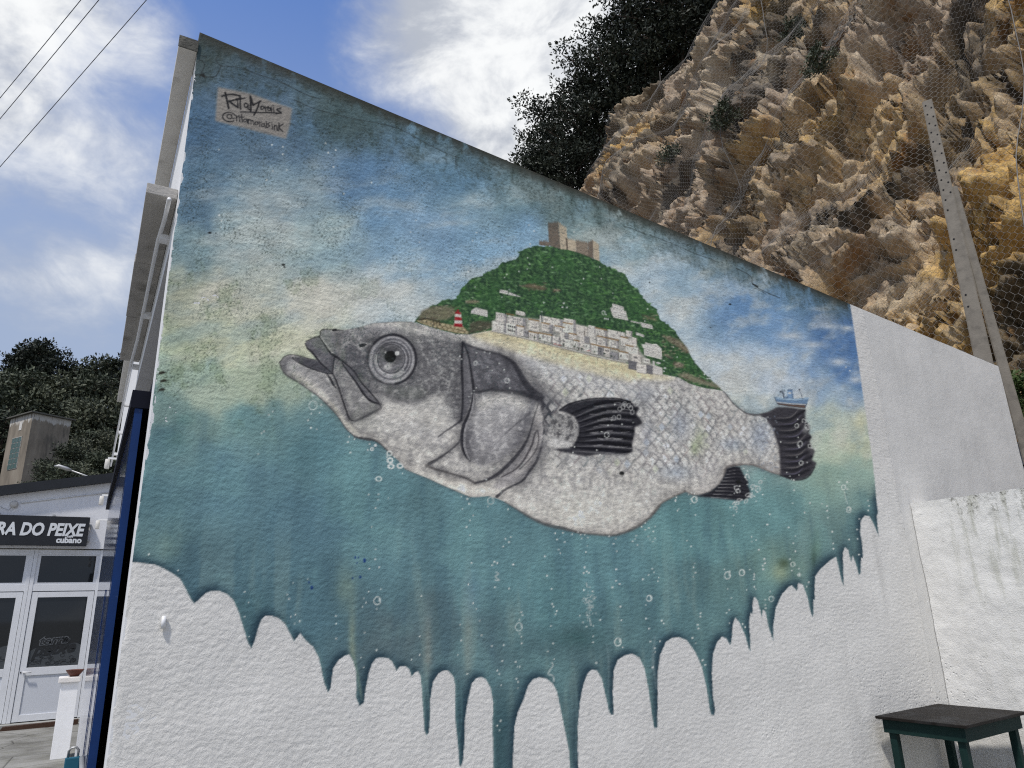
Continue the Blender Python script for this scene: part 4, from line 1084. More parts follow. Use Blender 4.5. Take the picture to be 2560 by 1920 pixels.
    dot(PA, '168,1075 130,1108 570,908 620,948 655,1008 552,1095 638,1085 520,1162 548,1238 605,1252 55,1292 80,1275 22,1502 932,1326 920,1380 985,1352 945,1485 1135,1400 1120,1458 1310,1528 1380,1528', 2)
    ring(PA, '572,1012', 11.5); ring(PA, '1160,1450', 4)
    fill(ellipse(640 + 1194 / 4, 760 + 1414 / 4, 3.6), BUB)
    for q in PA('1340,1562 1348,1622 1440,1618 1335,1495'): stroke(ellipse(*q, 6.5, 5.5, n=16), 3.4, BUB, 0.85, 1.4, 0)
    dot(PB, '218,550 200,522 365,488 446,482 495,492 592,594 476,628 518,666 484,714 640,658 694,842 718,892 686,930 340,866 318,894 288,928 303,970 364,838 1020,75 1660,106 1650,148 1680,152 1225,32 1268,36 1345,1428 1332,1486 1320,1528 1568,1462 1598,1508 1612,1542 1586,1562 1680,1214 1618,1278 1820,1202 1935,1186 1712,1162 1748,1005 1850,998', 1.7)
    ring(PB, '355,590 1634,88', 5); ring(PB, '1668,1308', 7); ring(PB, '670,765', 6.5)
    for q in PB('1940,960 1925,1080 1890,1015 1800,1050 1738,1140 1850,1000 1960,1000 1910,1040 1830,1030 1790,1130'): stroke(ellipse(*q, 5, 5.5, n=14), 2, (196, 198, 198), 0.7, 1.2, 0)
    dot(PC, '485,1505 515,1490 545,1497 508,1550 505,1598 365,1535 355,1560 355,1570 1040,1245 1075,1268 1470,1285 1500,1322 1515,1355 1540,1360 1590,1310 1540,1462 1230,1506 1990,1380 2070,1380 2072,1450 1700,1590 1525,1592 1820,1598 900,1635 925,1600 1578,935 1570,1130 1668,1185 1405,980 1870,1620 640,305 672,346 245,240 240,272 255,242 2060,232 2100,266', 1.8)
    ring(PC, '545,1556', 7.5); ring(PC, '1568,818 1612,1190', 5.5); ring(PC, '2035,1432', 6.5); ring(PC, '2082,1650', 5)
    for q in PC('965,1440 980,1470 1085,1510 1075,1330 1130,1425 1180,1450 1205,1380 1110,1520 960,1590 1060,1570 950,1640 1195,760 1240,760 1600,1000 1640,770 1670,830 1700,1020 990,1560'):
        stroke(ellipse(q[0], q[1], rng.uniform(4, 8), rng.uniform(3, 6), rng.uniform(0, 180), n=14, a1=300), 2.6, (206, 210, 210), 0.72, 1.6, 0)
        dot(P1, '%f,%f %f,%f' % (q[0] + rng.normal(0, 6), q[1] + rng.normal(0, 6), q[0] + rng.normal(0, 7), q[1] + rng.normal(0, 7)), 1.6)
    dot(PD, '95,240 78,300 425,535 1010,765 1070,790 1090,838 1020,890 1278,865 1478,892 1132,955 1098,1006 1064,1070 1098,1152 115,1070 155,880 86,746 183,744 183,797 282,782 158,1290 152,1390 95,1486 192,1472 1118,1428 1085,1640 1345,1418 1373,1430 1322,1450 1535,1444 1433,1266 1490,1220 1510,1170 1455,1188 1950,1134 2030,1128 2120,1142 2180,1120 2048,1220 1970,1195 1987,1297 2005,1332 1848,1362 1868,1556 1262,595 1292,690', 1.9)
    ring(PD, '1305,808', 9); ring(PD, '120,290', 4)
    for q in PD('300,405 310,465 400,460 185,590'): stroke(ellipse(*q, 7, 5.5, n=14), 3, BUB, 0.8, 1.4, 0)
    dot(PE, '32,1127 182,1122 208,1147 248,1147 220,1185 280,1176 492,1165 558,1187 48,1220 275,1258 262,1320 536,1238 566,1312 762,1156 752,1190 726,1213 772,1250 880,1165 895,1196 927,1216 948,1185 852,1098 887,1080 950,1066 932,1115 814,1068 852,1030 1356,950 1190,890 1176,906 1270,1206 1310,1263 1732,953 1732,1055 2095,943 2072,1045 1920,1168 1963,1200 1920,1217 1992,1298 2048,1390 2052,1433 2030,1457 2038,1492 1902,1496 1945,1538 1945,1570 1940,1594 1645,1492 1700,1510 1350,1433 1338,1472 1355,1527 1332,1568 565,1493 562,1607 597,1640 247,1473 267,1513 240,1532 290,1527 984,1577 977,1613 883,1550 828,1592 937,1524 918,1490', 1.8)
    ring(PE, '1345,795', 8.5); ring(PE, '1677,1552', 9); ring(PE, '1822,1527', 7.5)
    dot(PI, '1916,55 1945,115 1870,125 1410,203 1300,232 1255,318 1270,352 965,380 935,300 935,487 1282,486 1317,470 1350,518 1310,538 1620,480 1622,538 1622,650 967,635 1835,605 1808,792 1828,865 1926,737 1865,298 1828,348 1847,380 1820,412 1926,428 1958,278 436,140 215,18', 1.9)
    ring(PI, '1932,366', 10)
    dot(PJ, '838,83 1030,83 993,100 1150,94 1118,274 813,245 1013,265 462,330 847,383 872,428 896,516 750,545 447,633 760,663 913,625 990,706 735,772 447,773 388,808 806,915 1080,698 1068,818 1170,825 1185,862 1200,862 1032,890 1046,915 1060,1000 1174,952 1188,975 1185,1022 1055,1268 1030,1304 1046,1337 1197,612 1210,636 1213,685 1210,452 1218,473 1195,508 1436,278 1440,390 1450,410 1476,442 1466,467 1433,555 1450,687 1410,746 1458,805 1402,178 1386,33 1688,115 1703,146 1718,157 1680,155 1682,285 1745,295 1650,477 1705,475 1755,553 1700,560 1805,510 1750,632 1750,678 1775,832 1972,716 1962,512 1955,410 1925,130 1922,216 1948,240 2122,205 2145,398 2145,500 2168,575 2178,670 2195,868 1895,265 1675,528', 2)
    ring(PJ, '130,366', 10); ring(PJ, '1192,562', 10); ring(PJ, '1936,676', 9); ring(PJ, '2168,347', 7)
    for _ in range(60):
        q = PJ('%f,%f' % (1728 + rng.normal(0, 20), 395 + rng.normal(0, 50)))[0]; stroke([q, q + rng.normal(0, 4, 2)], 2, (186, 194, 194), 0.6, 1.2, 0)
    for p in ('1440,830 1450,850 1430,880 1415,915 1450,930 1455,970', '1020,150 1040,165 1015,185 1045,210 1015,212', '1700,235 1705,255', '1725,500 1735,550'): stroke(PJ(p), 3, (200, 206, 206), 0.7, 1.3, 4)
    dot(PK, '1035,112 1020,175 1148,192 1190,245 1178,288 1190,337 1157,385 1170,455 1212,442 1213,480 1270,526 1260,552 972,328 1005,384 1010,410 998,425 998,447 945,480 943,508 945,555 898,572 782,567 802,622 788,695 773,712 788,775 630,1000 642,1030 622,1003 870,780 885,800 880,855 320,1045 335,952 333,928 306,888 365,886 280,748 300,808 375,760 387,778 583,898 565,866 615,715 613,735 597,785 600,808 1010,633 1010,665 1040,582 1580,358 1570,262 1567,205 1580,140 1520,265 1418,218 1390,132 1386,90 1423,290 1425,322 1635,88 1634,28 1640,60 1012,685 955,568 1120,870 1250,100', 2)
    ring(PK, '300,624', 8); ring(PK, '110,890', 10); ring(PK, '780,485', 9); ring(PK, '868,467', 8); ring(PK, '1047,627', 7); ring(PK, '1175,417', 6); ring(PK, '1517,85', 7); ring(PK, '1213,480', 4)
    stroke(PC('2040,1470 2060,1560 2072,1600'), 2.4, (190, 204, 196), 0.7, 1.2)
    dot(PH, '920,727 1030,747 1030,822 1456,712 1558,780 1482,805 1536,948 1068,980 865,1078 928,990 602,1137 388,777 415,1490 392,1436 408,1556 925,1600 1638,1217 1915,1105', 2)
    dot(PF, '160,82 108,200 196,300 765,205 728,285 1292,130 1342,190 1305,318 705,485 682,597 1190,595 1068,624 1048,655 1275,458 1294,520 1270,572 748,750 727,855 1093,776 1020,852 535,720 1440,905 1637,912 1625,952 1667,953 1522,553 1740,200 2062,1070', 1.7)
    dot(PG, '235,548 210,596 530,692 540,740 395,430 412,546 40,790 26,832 70,832 445,945 480,952 1490,1545 1445,1503 1134,1232 1170,1333 1043,1366 850,970 875,850', 1.6)
    # blue drops by the water on the left
    for q, r in zip(PI('1766,42 1790,40 1778,82 1835,64 1440,268 1804,188 1745,197 1418,228'), (3.2, 2, 2, 5, 4.4, 3.4, 2.4, 2.4)): fill(ellipse(*q, r * .8, r * 1.15), (28, 62, 124), 0.95)
    # ---- mould, flaking and cracks on the old render
    patch = fbm(WU * 2.6, WV * 2.6, 4, 303, 0.55); patch2 = fbm(WU * 7, WV * 5, 4, 305, 0.6)
    topd = WV - (4.743 - 0.0995 * WU)
    topw = np.clip(1 + topd / np.interp(WU, [0, 2, 5, 8], [0.62, 0.52, 0.38, 0.25]), 0, 1)
    leftw = np.clip(1 - WU / 1.5, 0, 1) * np.clip((GY - 150) / 200, 0, 1) * np.clip((1120 - GY) / 150, 0, 1)
    grime = np.clip((patch * 0.6 + patch2 * 0.5 + topw * 0.55 - 0.72) / 0.22, 0, 1) * np.clip(topw * 1.6, 0, 1)
    lay(grime * mm, (58, 72, 70), 0.3)
    streak = fbm(WU * 11, WV * 0.9, 3, 311)
    lay(np.clip((streak - 0.52) / 0.12, 0, 1) * topw ** 2 * mm * np.clip(patch2 * 2.2 - .6, 0, 1), (44, 66, 64), 0.5)
    lay(np.clip((fbm(WU * 26, WV * 20, 4, 313, 0.65) - 0.56) / 0.08, 0, 1) * np.clip(topw * 1.5 - 0.2, 0, 1) * mm, (46, 56, 52), 0.45)
    vt = np.clip(1 + topd / 0.10, 0, 1)
    lay(vt * np.clip((patch2 + 0.25 * vt - 0.42) / 0.15, 0, 1) * (GX < 2120), (44, 42, 34), 0.85)
    sp = np.clip((speck - 0.59) / 0.05, 0, 1) * np.clip((patch2 - 0.47) / 0.14, 0, 1) * np.clip(leftw * 1.1 + topw * 0.9 + 0.10 * skyness, 0, 1)
    lay(sp * mm, (34, 44, 40), 0.72)
    sp2 = np.clip((np.roll(speck, 311, 1) - 0.61) / 0.05, 0, 1) * skyness * np.clip((patch - 0.4) / 0.2, 0.1, 1) * np.clip(1.5 - WU / 3.5, 0.15, 1)
    lay(sp2 * mm, (56, 72, 76), 0.6)
    lay(np.clip((patch2 - 0.56) / 0.1, 0, 1) * leftw * np.clip((GY - 620) / 80, 0, 1) * mm, (120, 140, 110), 0.4)
    CR = (24, 26, 26)
    for p, w in [('487,165 500,150 512,160 508,172 500,192', 1.6), ('486,188 500,186 518,192 540,190 552,165', 1.8), ('500,138 512,142', 1.2), ('552,165 600,170 640,185 700,205 760,235 800,248', 1.4), ('552,165 540,150 545,140', 1.2), ('503,187 512,192 508,185', 5),
                 ('735,250 780,270 850,290 900,300 960,312 1003,325', 1.2), ('1003,325 1040,345 1110,380 1150,395', 1.1), ('1140,390 1142,420 1150,440', 1)]:
        stroke(P1(p), w, CR, 0.85, 0.9, 3)
    for p, w in [('900,110 1080,180 1200,230 1330,290', 1), ('1330,290 1480,340 1560,375', 1), ('1760,440 1880,500 1920,540 1925,590 1985,640 2080,690 2200,740', 1.5), ('1930,600 1980,625', 3.4), ('1950,640 2010,670 2060,700', 1), ('640,20 780,70 860,110', 1), ('1230,190 1300,225', 1.2)]:
        stroke(PG(p), w, CR, 0.8, 0.9, 3)
    for x, y, r in [(1825, 761, 3), (1624, 706, 2), (1777, 818, 2), (524, 582, 4), (540, 583, 2), (708, 662, 4), (711, 668, 2.5), (1555, 1183, 6), (1846, 1205, 6)]:
        fill(ellipse(x, y, r * 1.1, r * .8), (18, 20, 20), 0.9)
    for q in PA('700,665'): pass
    for x, y in [(398, 930), (402, 950), (398, 972)]:
        fill(np.array([(x, y), (x + 10, y - 3), (x + 18, y + 1), (x + 8, y + 5), (x - 2, y + 6)]), (30, 28, 22), 0.9, 0)
    # ---- signature panel
    fill(PH('378,148 700,215 1122,365 1100,520 1062,668 700,575 352,490'), (140, 136, 132), 0.96, 2.0)
    INK = (22, 23, 28)
    for p, w in [('452,208 470,290 488,365', 7), ('420,242 470,228 530,225 602,238', 6), ('602,238 596,262 540,282 482,296', 5.5), ('490,292 540,330 582,358', 6.5), ('575,290 580,345', 4.5), ('606,258 602,320 606,372', 5.5), ('560,282 648,262', 4.5), ('682,326 655,312 642,338 660,356 682,334 680,366 692,376', 4.5),
                 ('703,245 708,320 706,390', 7.5), ('706,250 718,290 732,332', 6.5), ('732,332 770,312 808,292', 5.5), ('795,298 772,368 740,430', 6), ('850,345 858,390', 4.5), ('856,362 886,345', 4), ('912,355 918,398', 4.5), ('936,358 940,400', 4.5), ('1008,362 968,374 985,390 1012,408 962,416', 5), ('602,402 750,404 1012,412', 4.2),
                 ('562,436 568,492', 3.6), ('568,456 584,442', 3.4), ('592,452 597,496', 3.6), ('616,425 622,500', 3.8), ('600,452 642,450', 3.4), ('672,470 676,508', 3.4), ('686,476 686,520', 3.6), ('686,486 704,478 708,520', 3.4), ('708,494 728,486 736,528', 3.4), ('792,496 798,542', 3.6), ('797,510 816,500', 3.4), ('844,515 848,556', 3.4), ('862,512 864,556', 3.6), ('900,504 878,520 896,540 874,556', 3.6), ('920,522 924,572', 3.6), ('944,530 946,578', 3.6), ('946,544 966,536 972,582', 3.6), ('992,510 986,588', 4), ('1030,520 992,552 1026,592', 4)]:
        stroke(PH(p), w * 0.74, INK, 0.97, 0.7, 4)
    for cx, cy, rx, ry, w in [(822, 358, 15, 17, 4.4), (892, 374, 14, 15, 4.2), (650, 486, 15, 15, 3.4), (764, 514, 15, 16, 3.6), (828, 532, 14, 15, 3.4), (494, 446, 26, 22, 3.8)]:
        q = PH('%f,%f' % (cx, cy))[0]; stroke(ellipse(q[0], q[1], rx / 4, ry / 4, 10, n=16), w * 0.72, INK, 0.97, 0.7, 0)
    q = PH('492,450')[0]; stroke(ellipse(q[0], q[1], 16.5, 11.5, 8, n=30, a0=40, a1=330), 3, INK, 0.96, 0.9, 0)
    stroke(PH('518,432 522,462 546,464'), 2.6, INK, 0.96, 0.9, 3)
    for p in ('567,268', '930,336', '590,436', '862,496', '918,504'):
        fill(ellipse(*PH(p)[0], 1.7, 1.7), INK)
    # ---- bare white wall outside the painting
    wn = fbm(WU * 1.4, WV * 1.4, 4, 401); wn2 = fbm(WU * 5, WV * 0.7, 3, 403)
    white = np.ones_like(CAN) * WHITE
    white *= (1 + (wn - 0.5) * 0.05)[..., None]
    white = white * (1 - (np.clip((wn2 - 0.55) / 0.2, 0, 1) * np.clip((GX - 2050) / 150, 0, 1) * 0.06)[..., None])
    fray = np.clip(mm + (np.roll(speck, 41, 1) - 0.5) * 0.9 * (mm > 0.02) * (mm < 0.98), 0, 1)
    CAN = CAN * fray[..., None] + white * (1 - fray[..., None])
    return mm


MURAL_MASK = paint_mural()


def srgb_lin(c):
    c = np.clip(c / 255.0, 0, 1)
    return np.where(c <= 0.04045, c / 12.92, ((c + 0.055) / 1.055) ** 2.4)


PAINT_GAIN = 1.16        # the white of the wall becomes an albedo of about 0.7
PAINT = np.clip(srgb_lin(CAN) * (PAINT_GAIN * np.array((1.05, 1.0, 0.905))), 0.004, 0.85)


def sample(img, x, y):
    fx = np.clip((x - CX0) * CS - 0.5, 0, CW - 1.001); fy = np.clip((y - CY0) * CS - 0.5, 0, CH - 1.001)
    ix = fx.astype(int); iy = fy.astype(int); tx = fx - ix; ty = fy - iy
    if img.ndim == 3: tx = tx[..., None]; ty = ty[..., None]
    return (img[iy, ix] * (1 - tx) + img[iy, ix + 1] * tx) * (1 - ty) + (img[iy + 1, ix] * (1 - tx) + img[iy + 1, ix + 1] * tx) * ty

# ------------------------------------------------------------------ materials for the place
M_MURAL = stucco('painted_render', 'Paint', pits=1.0)
M_WALL = stucco('white_render', col=(0.70, 0.70, 0.69), pits=2.0)
M_LOW = stucco('white_render_stained', col=(0.75, 0.74, 0.71), pits=2.0, stain=True, rough_bump=1.5)
M_FACADE = stucco('white_facade', col=(0.76, 0.76, 0.75), rough_bump=0.5)
M_CONC = simple('weathered_concrete', (0.42, 0.40, 0.37), 0.85, 0.15, 5, 0.5, 60, dirt=dict(col=(0.09, 0.085, 0.07), scale=4, a=0.52, b=0.72, amt=0.75))
M_CONC_WHITE = simple('whitewashed_concrete', (0.60, 0.58, 0.54), 0.85, 0.08, 7, 0.35, 60, dirt=dict(col=(0.16, 0.14, 0.11), scale=5, a=0.58, b=0.72, amt=0.6))
M_MOULD = simple('mouldy_concrete', (0.09, 0.088, 0.075), 0.9, 0.35, 22, 0.8, 70, dirt=dict(col=(0.28, 0.26, 0.22), scale=9, a=0.55, b=0.7, amt=0.5))
M_WHITE_PAINT = simple('white_paint', (0.78, 0.78, 0.78), 0.45, 0.04, 6)
M_BLUE = simple('blue_gloss_paint', (0.003, 0.026, 0.115), 0.45, 0.15, 9, 0.05, 60, dirt=dict(col=(0.08, 0.10, 0.15), scale=26, a=0.66, b=0.74, amt=0.5), spec=0.25)
M_BLUE_SHEET = simple('blue_gloss_sheet', (0.004, 0.02, 0.08), 0.1, 0.1, 3, 0.03, 5, coat=0.25, spec=0.5)
M_NAVY = simple('navy_steel', (0.004, 0.005, 0.012), 0.75, 0.2, 9, spec=0.15)
M_RIB = simple('blue_grey_ribbed_steel', (0.055, 0.07, 0.13), 0.45, 0.2, 12)
M_DARK = simple('dark_interior', (0.006, 0.006, 0.008), 0.9, 0.1, 4)
M_GALV = simple('galvanised_steel', (0.42, 0.42, 0.41), 0.45, 0.15, 20, metal=0.6)

# ------------------------------------------------------------------ ground
gm, t, b = mat_new('worn_paving')
oc = t.node('ShaderNodeTexCoord').outputs['Object']
n = t.noise(oc, 1.3, 7.0, 0.62); n2 = t.noise(t.mapping(oc, (1, 3, 1)), 5.0, 6.0, 0.65); crack = t.vor(oc, 1.5, 'DISTANCE_TO_EDGE')
c = t.ramp(n, [(0.3, (0.10, 0.095, 0.08)), (0.5, (0.21, 0.205, 0.185)), (0.72, (0.30, 0.295, 0.275))])
c = t.mix(t.remap(n2, 0.52, 0.7, 0, 0.6), c, (0.10, 0.10, 0.045))
c = t.mix(t.remap(crack, 0.02, 0.0, 0, 0.8), c, (0.03, 0.028, 0.022))
t.put(b.inputs['Base Color'], c); b.inputs['Roughness'].default_value = 0.8
t.put(b.inputs['Normal'], t.bump(t.math('ADD', n2, t.math('MULTIPLY', t.remap(crack, 0.0, 0.03), 0.7)), 0.5, 0.02))
tag(obj('ground', mesh_np('ground', [(-900, -900, 0), (900, -900, 0), (900, 900, 0), (-900, 900, 0)], [(0, 1, 2, 3)]), gm), kind='structure')

# ------------------------------------------------------------------ the painted building
WX0, WX1 = 0.02, 8.145
TOP = lambda u: 4.743 - 0.09952 * (u - 0.017)
building = thing('painted_building', 'white rendered building whose end wall carries a large fish mural', 'building', (0, 0, 0))

# wall face: a fine grid carrying the painted colours, split into the painted part and the bare part
UM = 5.85
us = [WX0]
while us[-1] < UM:
    us.append(us[-1] + 0.0044 + 0.0098 * (us[-1] / UM) ** 1.15)
us[-1] = UM
us = np.array(us); NV = 810; VB = 0.45
U, R = np.meshgrid(us, np.linspace(0, 1, NV))
V = VB + (TOP(U) - VB) * R
SX, SY = wall_to_image(U, V)
PC_ = sample(PAINT, SX, SY)
MM_ = sample(MURAL_MASK, SX, SY)
# slight unevenness of the trowelled face (real relief), flat at the outer edges
relief = (fbm(U * 2.1, V * 2.1, 3, 501) - 0.5) * 0.012 + (fbm(U * 34, V * 52, 3, 503, 0.6) - 0.5) * 0.0042
edge = np.clip(np.minimum(U - WX0, TOP(U) - V) / 0.05, 0, 1)
chip = np.clip((0.03 - (U - WX0)) / 0.03, 0, 1) * (fbm(V * 9, U * 30, 4, 505, 0.65) - 0.35) * 0.02
Y = -relief * edge + chip * (1 - edge)
verts = np.stack([U + 0 * Y, Y, V], -1).reshape(-1, 3).astype(np.float32)
nu = len(us)
ii = (np.arange(NV - 1)[:, None] * nu + np.arange(nu - 1)[None, :]).ravel()
quads = np.stack([ii, ii + 1, ii + nu + 1, ii + nu], 1)
inside_paint = (MM_.reshape(-1)[quads].mean(1) > 0.5)


def submesh(name, q):
    uq, inv = np.unique(q, return_inverse=True)
    me = mesh_np(name, verts[uq], inv.reshape(q.shape), True)
    color_attr(me, PC_.reshape(-1, 3)[uq])
    return me


tag(obj('mural', submesh('mural', quads[inside_paint]), M_MURAL, building), 'mural of a grey fish carrying a green castle hill, above dripping teal water')
obj('wall', submesh('wall', quads[~inside_paint]), M_MURAL, building)
del verts, quads, U, R, V, SX, SY, Y, relief, edge, chip
# plain parts of the same wall: right-hand end and the strip below
ug = np.linspace(UM, WX1, 60); U, R = np.meshgrid(ug, np.linspace(0, 1, 90)); V = TOP(U) * R
i2 = (np.arange(89)[:, None] * 60 + np.arange(59)[None, :]).ravel()
q2 = np.stack([i2, i2 + 1, i2 + 61, i2 + 60], 1)
me = mesh_np('wall', np.stack([U, -(fbm(U * 2.1, V * 2.1, 3, 501) - 0.5) * 0.012, V], -1).reshape(-1, 3), q2, True)
SX, SY = wall_to_image(U, V); wn = 1 + (fbm(U * 1.4, V * 1.4, 4, 401) - 0.5) * 0.06 - np.clip(fbm(U * 6, V * 0.7, 3, 403) - 0.5, 0, 1) * 0.25
topcrack = np.clip(1 - np.abs(TOP(U) - V - 0.1) / 0.02, 0, 1)
color_attr(me, (np.array((0.71, 0.695, 0.655)) * wn.reshape(-1, 1)))
obj('wall', me, M_MURAL, building)
U, V = np.meshgrid(np.linspace(WX0, UM, 300), np.linspace(0, VB, 50))
i2 = (np.arange(49)[:, None] * 300 + np.arange(299)[None, :]).ravel()
me = mesh_np('wall', np.stack([U, -(fbm(U * 2.1, V * 2.1, 3, 501) - 0.5) * 0.012 - (fbm(U * 34, V * 52, 3, 503, 0.6) - 0.5) * 0.0042, V], -1).reshape(-1, 3), np.stack([i2, i2 + 1, i2 + 301, i2 + 300], 1), True)
white_lin = srgb_lin(np.array((205.0, 207.0, 210.0))) * (PAINT_GAIN * np.array((1.05, 1.0, 0.905)))
color_attr(me, white_lin[None, :] * (1 + (fbm(U * 1.4, V * 1.4, 4, 401) - 0.5) * 0.05).reshape(-1, 1)); obj('wall', me, M_MURAL, building)
# body of the building behind: coping, roof, back and right sides
mb = MB(); mb.prism([(WX0, TOP(WX0) - 0.12), (WX1, TOP(WX1) - 0.12), (WX1, TOP(WX1) + 0.004), (WX0, TOP(WX0) + 0.004)], 0.004, 0.24)
mb.build('coping', M_MOULD, building)
mb = MB(); mb.prism([(0.1, TOP(0.1) - 0.35), (WX1 + 0.12, TOP(WX1) - 0.33), (WX1 + 0.12, TOP(WX1) - 0.27), (0.1, TOP(0.1) - 0.28)], 0.26, 8.0)
mb.build('roof', M_CONC, building)
mb = MB(); mb.box(WX1 - 0.2, WX1 - 0.004, 0.03, 8.0, 0, 3.5); mb.box(0.3, WX1 - 0.2, 7.8, 8.0, 0, 3.6)
mb.build('back_wall', M_FACADE, building)
mb = MB(); mb.prism([(WX1 + 0.004, 0.0), (WX1 + 0.10, 0.0), (WX1 + 0.10, 3.5), (WX1 + 0.004, 3.62)], 0.14, 0.3)
mb.build('side_post', M_MOULD, building)
mb = MB(); mb.prism([(WX1 - 0.02, 3.66), (WX1 + 0.20, 3.50), (WX1 + 0.03, 3.44)], 0.10, 0.16)
mb.build('roof_sheet_corner', M_NAVY, building)
# left facade (plane x = 0.02, running away from us): pier, lintel, far wall
mb = MB(); mb.box(WX0, 0.26, 0.004, 0.22, 0, 4.6); mb.build('corner_pier', M_FACADE, building)
mb = MB(); mb.box(WX0, 0.16, 0.22, 7.8, 3.5, 4.6); mb.build('lintel', M_FACADE, building)
mb = MB(); mb.box(WX0, 0.26, 4.6, 7.8, 0, 3.5); mb.build('facade_wall', M_FACADE, building)
mb = MB(); mb.box(0.055, 0.14, 0.222, 4.598, 0, 2.718); mb.build('dark_doorway', M_DARK, building)
mb = MB(); mb.box(0.145, 0.16, 0.22, 4.6, 2.72, 3.5); mb.build('ribbed_panel', M_RIB, building)
ribme = MB(); ribme.box(-0.012, 0.0, -0.018, 0.018, 2.72, 3.498); ribme = ribme.mesh('rib'); ribme.materials.append(M_RIB)
for k in range(56):
    obj('rib', ribme, None, building, (0.144, 0.26 + k * 0.078, 0))
# eave slab and the lower canopy slab
e = MB(); e.box(-0.075, WX0 - 0.002, -0.004, 7.8, 4.6, 4.672); eo = e.build('eave_slab', M_CONC_WHITE, building)
e = MB(); e.box(-0.078, WX0 + 0.001, -0.010, -0.0045, 4.6, 4.674); e.build('eave_end', M_MOULD, building)
for k, (y0, y1, x0) in enumerate([(0.10, 0.98, -0.131), (0.985, 1.95, -0.135), (1.955, 3.03, -0.131)]):
    e = MB(); e.box(x0, WX0 - 0.002, y0, y1, 3.72, 3.78, 0.004); e.build('canopy_slab', M_CONC, building)
# conduit rail with brackets along the facade
e = MB(); pts = [(-0.022, 0.0, 3.655), (-0.024, 0.25, 3.66), (-0.034, 0.5, 3.655), (-0.034, 2.2, 3.64), (-0.045, 2.8, 3.64), (-0.04, 7.6, 3.62)]
e.tube(pts, 0.011, 8); rail = e.build('conduit', M_WHITE_PAINT, building, True)
brme = MB(); brme.box(-0.03, WX0, -0.03, 0.03, -0.012, 0.02); brme = brme.mesh('bracket'); brme.materials.append(M_WHITE_PAINT)
for y in (0.42, 1.65, 2.9, 4.2, 5.5, 6.8):
    obj('bracket', brme, None, building, (0, y, 3.63))
# sliding door leaf with its top rail
e = MB(); e.box(-0.064, WX0 + 0.07, 0.25, 4.3, 2.60, 2.69); e.build('door_header', M_NAVY, building)
door = MB(); door.box(-0.042, -0.010, 0.262, 3.9, 0.04, 2.598, 0.002); door = door.build('door_leaf', M_BLUE_SHEET, building)
e = MB(); e.box(-0.0435, -0.0085, 0.2585, 0.2600, 0.04, 2.598); e.build('edge_frame', M_BLUE, door)
e = MB(); e.box(-0.0465, -0.0432, 1.05, 1.09, 0.1, 1.75); e.build('rib', M_BLUE, door)
e = MB(); e.box(-0.0465, -0.0432, 0.30, 0.33, 0.1, 2.5); e.build('rib', M_BLUE_SHEET, door)
e = MB(); e.tube([(-0.052, 0.9, 0.93), (-0.052, 0.30, 0.93)], 0.012, 10); e.build('bolt', M_GALV, door, True)
# stub of an old pipe in the wall
e = MB(); e.tube([(0.172, -0.012, 1.602), (0.172, -0.012, 1.548)], 0.0095, 12); e.build('pipe_stub', M_WHITE_PAINT, building, True)
# lamps under the eaves at the far end of the facade
for k, (y, z) in enumerate([(5.4, 3.25), (6.2, 2.95), (7.0, 2.75)]):
    lp = thing('wall_lamp', ['grey wall lamp highest on the white facade above the blue door', 'grey wall lamp beside the end of the black roof edge', 'grey wall lamp lowest of the three by the sign'][k], 'lamp', (WX0, y, z), group='lamps along the facade')
    e = MB(); e.box(-0.12, 0, -0.012, 0.012, 0.05, 0.07); e.build('arm', M_WHITE_PAINT, lp)
    e = MB(); e.lathe([(0.001, 0.05), (0.022, 0.048), (0.025, 0.0), (0.025, -0.05), (0.02, -0.06), (0.001, -0.062)], -0.12, 0, 0, 14); e.build('lamp_body', M_CONC_WHITE, lp, True)

# padlock on the door
pl = thing('padlock', 'brass and blue padlock hanging on the sliding door bolt', 'padlock', (-0.093, 1.0, 0.87))
e = MB(); e.tube([(-0.02, 0, 0.05), (-0.02, 0, 0.085), (-0.008, 0, 0.1), (0.012, 0, 0.1), (0.024, 0, 0.085), (0.024, 0, 0.05)], 0.006, 8); e.build('shackle', M_GALV, pl, True)
e = MB(); e.box(-0.032, 0.036, -0.014, 0.014, -0.04, 0.055, 0.006); e.build('body', simple('padlock_teal', (0.02, 0.12, 0.18), 0.35, 0.1), pl)

# ------------------------------------------------------------------ low side wall and table
XL = 6.0
lw = thing('side_wall', 'low white rough wall with mossy stains, meeting the mural wall', 'wall', (XL, 0, 0))
ns, nz = 190, 130
S, Z = np.meshgrid(np.linspace(-0.004, -3.6, ns), np.linspace(0, 2.36, nz))
Zt = Z - np.clip((Z - 2.3) / 0.06, 0, 1) * (0.012 * (fbm(S * 6, S * 0 + 3, 3, 601)))
X = -(fbm(S * 2.6, Z * 2.6, 3, 603) - 0.5) * 0.03 - (fbm(S * 26, Z * 30, 3, 605, 0.6) - 0.5) * 0.008
i2 = (np.arange(nz - 1)[:, None] * ns + np.arange(ns - 1)[None, :]).ravel()
obj('wall', mesh_np('wall', np.stack([X, S, Zt], -1).reshape(-1, 3), np.stack([i2, i2 + 1, i2 + ns + 1, i2 + ns], 1), True), M_LOW, lw)
mb = MB(); mb.box(0.03, 0.24, -3.6, -0.004, 0, 2.352); mb.build('wall_core', M_LOW, lw)

